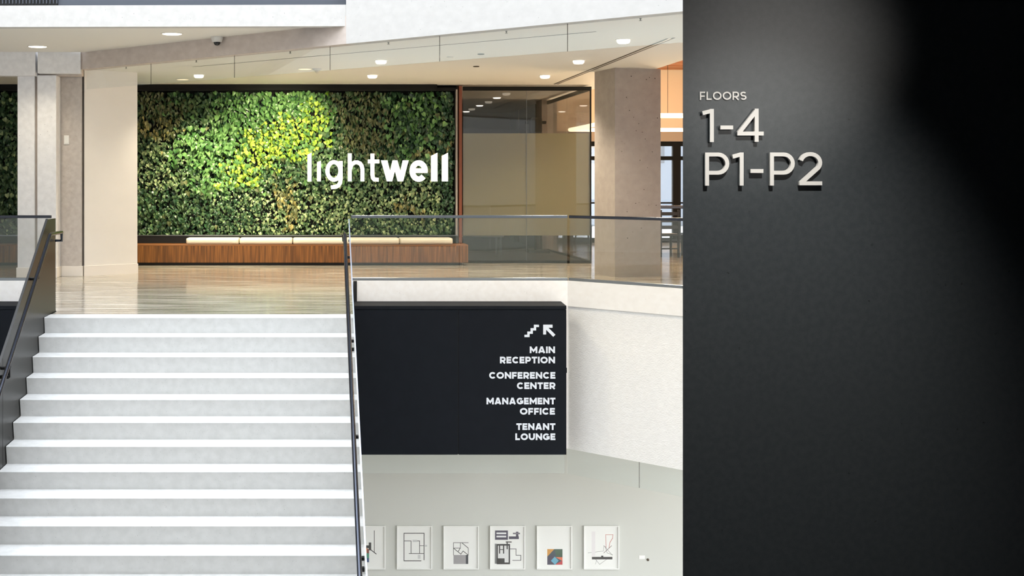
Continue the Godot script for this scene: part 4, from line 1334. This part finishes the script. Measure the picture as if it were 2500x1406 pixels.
func print_image(n: int) -> Image:
	var im := Image.create(280, 340, false, Image.FORMAT_RGB8)
	im.fill(Color(0.935, 0.935, 0.915))
	var ink := Color(0.06, 0.05, 0.05)
	match n:
		0:
			lines(im, [[196, 34], [196, 208]], 5, ink)
			lines(im, [[168, 190], [212, 224]], 5, ink)
			im.fill_rect(Rect2i(150, 130, 20, 64), ink)
			im.fill_rect(Rect2i(60, 154, 94, 22), ink)
			im.fill_rect(Rect2i(60, 176, 80, 42), Color(0.78, 0.46, 0.12))
			im.fill_rect(Rect2i(134, 184, 18, 34), Color(0.45, 0.14, 0.06))
			im.fill_rect(Rect2i(60, 218, 92, 40), Color(0.14, 0.52, 0.40))
			im.fill_rect(Rect2i(60, 258, 92, 34), Color(0.05, 0.24, 0.44))
		1:
			lines(im, [[222, 272], [222, 54], [54, 54], [54, 280], [196, 280]], 6, ink)
			lines(im, [[54, 116], [112, 116], [112, 220]], 5, ink)
			lines(im, [[96, 220], [222, 220]], 5, ink)
			lines(im, [[166, 116], [184, 116], [184, 220]], 5, ink)
			lines(im, [[184, 156], [222, 156]], 4, ink)
			im.fill_rect(Rect2i(126, 108, 38, 18), Color(0.78, 0.78, 0.77))
			im.fill_rect(Rect2i(228, 150, 20, 14), Color(0.78, 0.78, 0.77))
			im.fill_rect(Rect2i(170, 230, 22, 34), Color(0.80, 0.80, 0.79))
		2:
			im.fill_rect(Rect2i(78, 232, 104, 74), Color(0.62, 0.61, 0.61))
			im.fill_rect(Rect2i(182, 232, 20, 74), Color(0.12, 0.14, 0.18))
			lines(im, [[78, 232], [78, 132], [202, 132]], 4, ink)
			lines(im, [[136, 132], [136, 176], [78, 176], [140, 226], [160, 200], [202, 234]], 4, ink)
			lines(im, [[148, 132], [202, 176], [202, 234]], 4, ink)
			lines(im, [[136, 176], [118, 204]], 4, ink)
		3:
			var pu := Color(0.19, 0.16, 0.27)
			im.fill_rect(Rect2i(36, 32, 108, 76), pu)
			im.fill_rect(Rect2i(48, 48, 82, 14), Color(0.9, 0.9, 0.9))
			im.fill_rect(Rect2i(48, 74, 82, 14), Color(0.9, 0.9, 0.9))
			im.fill_rect(Rect2i(152, 80, 84, 22), pu)
			im.fill_rect(Rect2i(212, 42, 20, 50), pu)
			im.fill_rect(Rect2i(186, 50, 60, 12), Color(0.45, 0.43, 0.46))
			im.fill_rect(Rect2i(34, 140, 16, 164), Color(0.45, 0.45, 0.45))
			im.fill_rect(Rect2i(50, 142, 112, 166), ink)
			im.fill_rect(Rect2i(60, 156, 90, 104), Color(0.88, 0.88, 0.87))
			im.fill_rect(Rect2i(116, 260, 34, 34), Color(0.88, 0.88, 0.87))
			lines(im, [[74, 150], [74, 216]], 10, ink)
			lines(im, [[108, 150], [108, 216]], 10, ink)
			lines(im, [[74, 188], [108, 188]], 6, ink)
			lines(im, [[138, 126], [138, 180]], 10, ink)
			lines(im, [[130, 126], [172, 126]], 8, ink)
			lines(im, [[162, 182], [212, 182], [212, 234], [252, 234], [252, 276], [184, 276]], 5, Color(0.25, 0.25, 0.25))
		4:
			im.fill_rect(Rect2i(82, 184, 128, 128), Color(0.20, 0.27, 0.32))
			poly(im, [[82, 184], [142, 184], [82, 246]], Color(0.82, 0.58, 0.20))
			poly(im, [[140, 186], [210, 186], [210, 248], [160, 248]], Color(0.20, 0.33, 0.24))
			poly(im, [[82, 250], [130, 230], [150, 312], [82, 312]], Color(0.22, 0.20, 0.30))
			poly(im, [[150, 250], [210, 250], [210, 282]], Color(0.86, 0.44, 0.28))
			poly(im, [[210, 276], [210, 312], [146, 312]], Color(0.75, 0.20, 0.22))
			poly(im, [[144, 246], [178, 278], [148, 312], [112, 280]], Color(0.38, 0.66, 0.76))
		5:
			lines(im, [[182, 170], [178, 66], [240, 66], [236, 96], [214, 130], [206, 176]], 4, Color(0.76, 0.46, 0.42))
			lines(im, [[30, 216], [160, 200], [164, 156]], 2, Color(0.35, 0.34, 0.33))
			lines(im, [[162, 156], [234, 234]], 2, ink)
			lines(im, [[228, 156], [162, 216]], 3, Color(0.3, 0.22, 0.2))
			lines(im, [[174, 160], [190, 216], [236, 232]], 2, ink)
			im.fill_rect(Rect2i(62, 248, 172, 20), ink)
			im.fill_rect(Rect2i(140, 238, 18, 12), ink)
			lines(im, [[92, 268], [128, 310], [186, 268]], 2, Color(0.3, 0.29, 0.28))
			lines(im, [[104, 272], [92, 308]], 2, Color(0.45, 0.44, 0.43))
			im.fill_rect(Rect2i(60, 40, 30, 200), Color(0.90, 0.885, 0.88))
	return im

func build_prints() -> void:
	var d := 19.58
	var k := d / 2850.0
	var names := ["framed print with a black bracket over orange, green and blue blocks", "framed print of thin black maze lines", "framed print of angular outlines over a grey block", "framed print with purple bars above a heavy black grid", "framed print of a small multicoloured square", "framed print with a pink outline above a black bar"]
	var cx := [897.5, 1011.5, 1125.3, 1239.0, 1353.2, 1468.0]
	var w := 86.0 * k
	var h := 106.0 * k
	var fw := 0.016
	for i in 6:
		var p := thing("framed_print", names[i], "picture", "framed prints on the gallery wall", Vector3((cx[i] - 755.0) * k, 1.55 - (1336.5 - 445.0) * k, -19.6))
		part(p, "frame_side", boxlh(Vector3(-w * 0.5, -h * 0.5, 0), Vector3(-w * 0.5 + fw, h * 0.5, 0.035), 0.002), M.frame_white)
		part(p, "frame_side", boxlh(Vector3(w * 0.5 - fw, -h * 0.5, 0), Vector3(w * 0.5, h * 0.5, 0.035), 0.002), M.frame_white)
		part(p, "frame_side", boxlh(Vector3(-w * 0.5 + fw, h * 0.5 - fw, 0), Vector3(w * 0.5 - fw, h * 0.5, 0.035), 0.002), M.frame_white)
		part(p, "frame_side", boxlh(Vector3(-w * 0.5 + fw, -h * 0.5, 0), Vector3(w * 0.5 - fw, -h * 0.5 + fw, 0.035), 0.002), M.frame_white)
		var m := mat(Color.WHITE, 0.7)
		m.albedo_texture = ImageTexture.create_from_image(print_image(i))
		var st := begin()
		var a := w * 0.5 - fw
		var b := h * 0.5 - fw
		var vs := [[Vector3(-a, b, 0.012), Vector2(0, 0)], [Vector3(a, b, 0.012), Vector2(1, 0)], [Vector3(a, -b, 0.012), Vector2(1, 1)], [Vector3(-a, -b, 0.012), Vector2(0, 1)]]
		for q in [0, 1, 2, 0, 2, 3]:
			st.set_normal(Vector3.BACK)
			st.set_uv(vs[q][1])
			st.add_vertex(vs[q][0])
		part(p, "print", done(st), m)
		part(p, "glazing", boxlh(Vector3(-a, -b, 0.024), Vector3(a, b, 0.026), 0.0004), M.print_glass)
	solo("wall_label", "tiny white caption card on the gallery wall after the last print", "caption", boxm(Vector3(0.10, 0.06, 0.004), 0.001), M.plate, Vector3((1568 - 755.0) * k, 1.55 - (1361 - 445.0) * k, -19.598))
	var st := begin()
	lathe(st, [[0.022, 0.0], [0.022, 0.008], [0.0, 0.014]], Vector3.ZERO, 14)
	var hk := solo("wall_stud", "tiny dark round stud beside the caption card", "stud", done(st), M.sprinkler, Vector3((1582.5 - 755.0) * k, 1.55 - (1367 - 445.0) * k, -19.6))
	hk.rotation.x = PI / 2

func _ready() -> void:
	set_stage()
	make_materials()
	build_setting()
	build_columns()
	build_stair()
	build_guards()
	build_sign_box()
	build_living_wall()
	build_lit_sign()
	build_bench()
	build_glazed_room()
	build_lounge()
	build_ceiling_fittings()
	build_lobby_sign()
	build_prints()
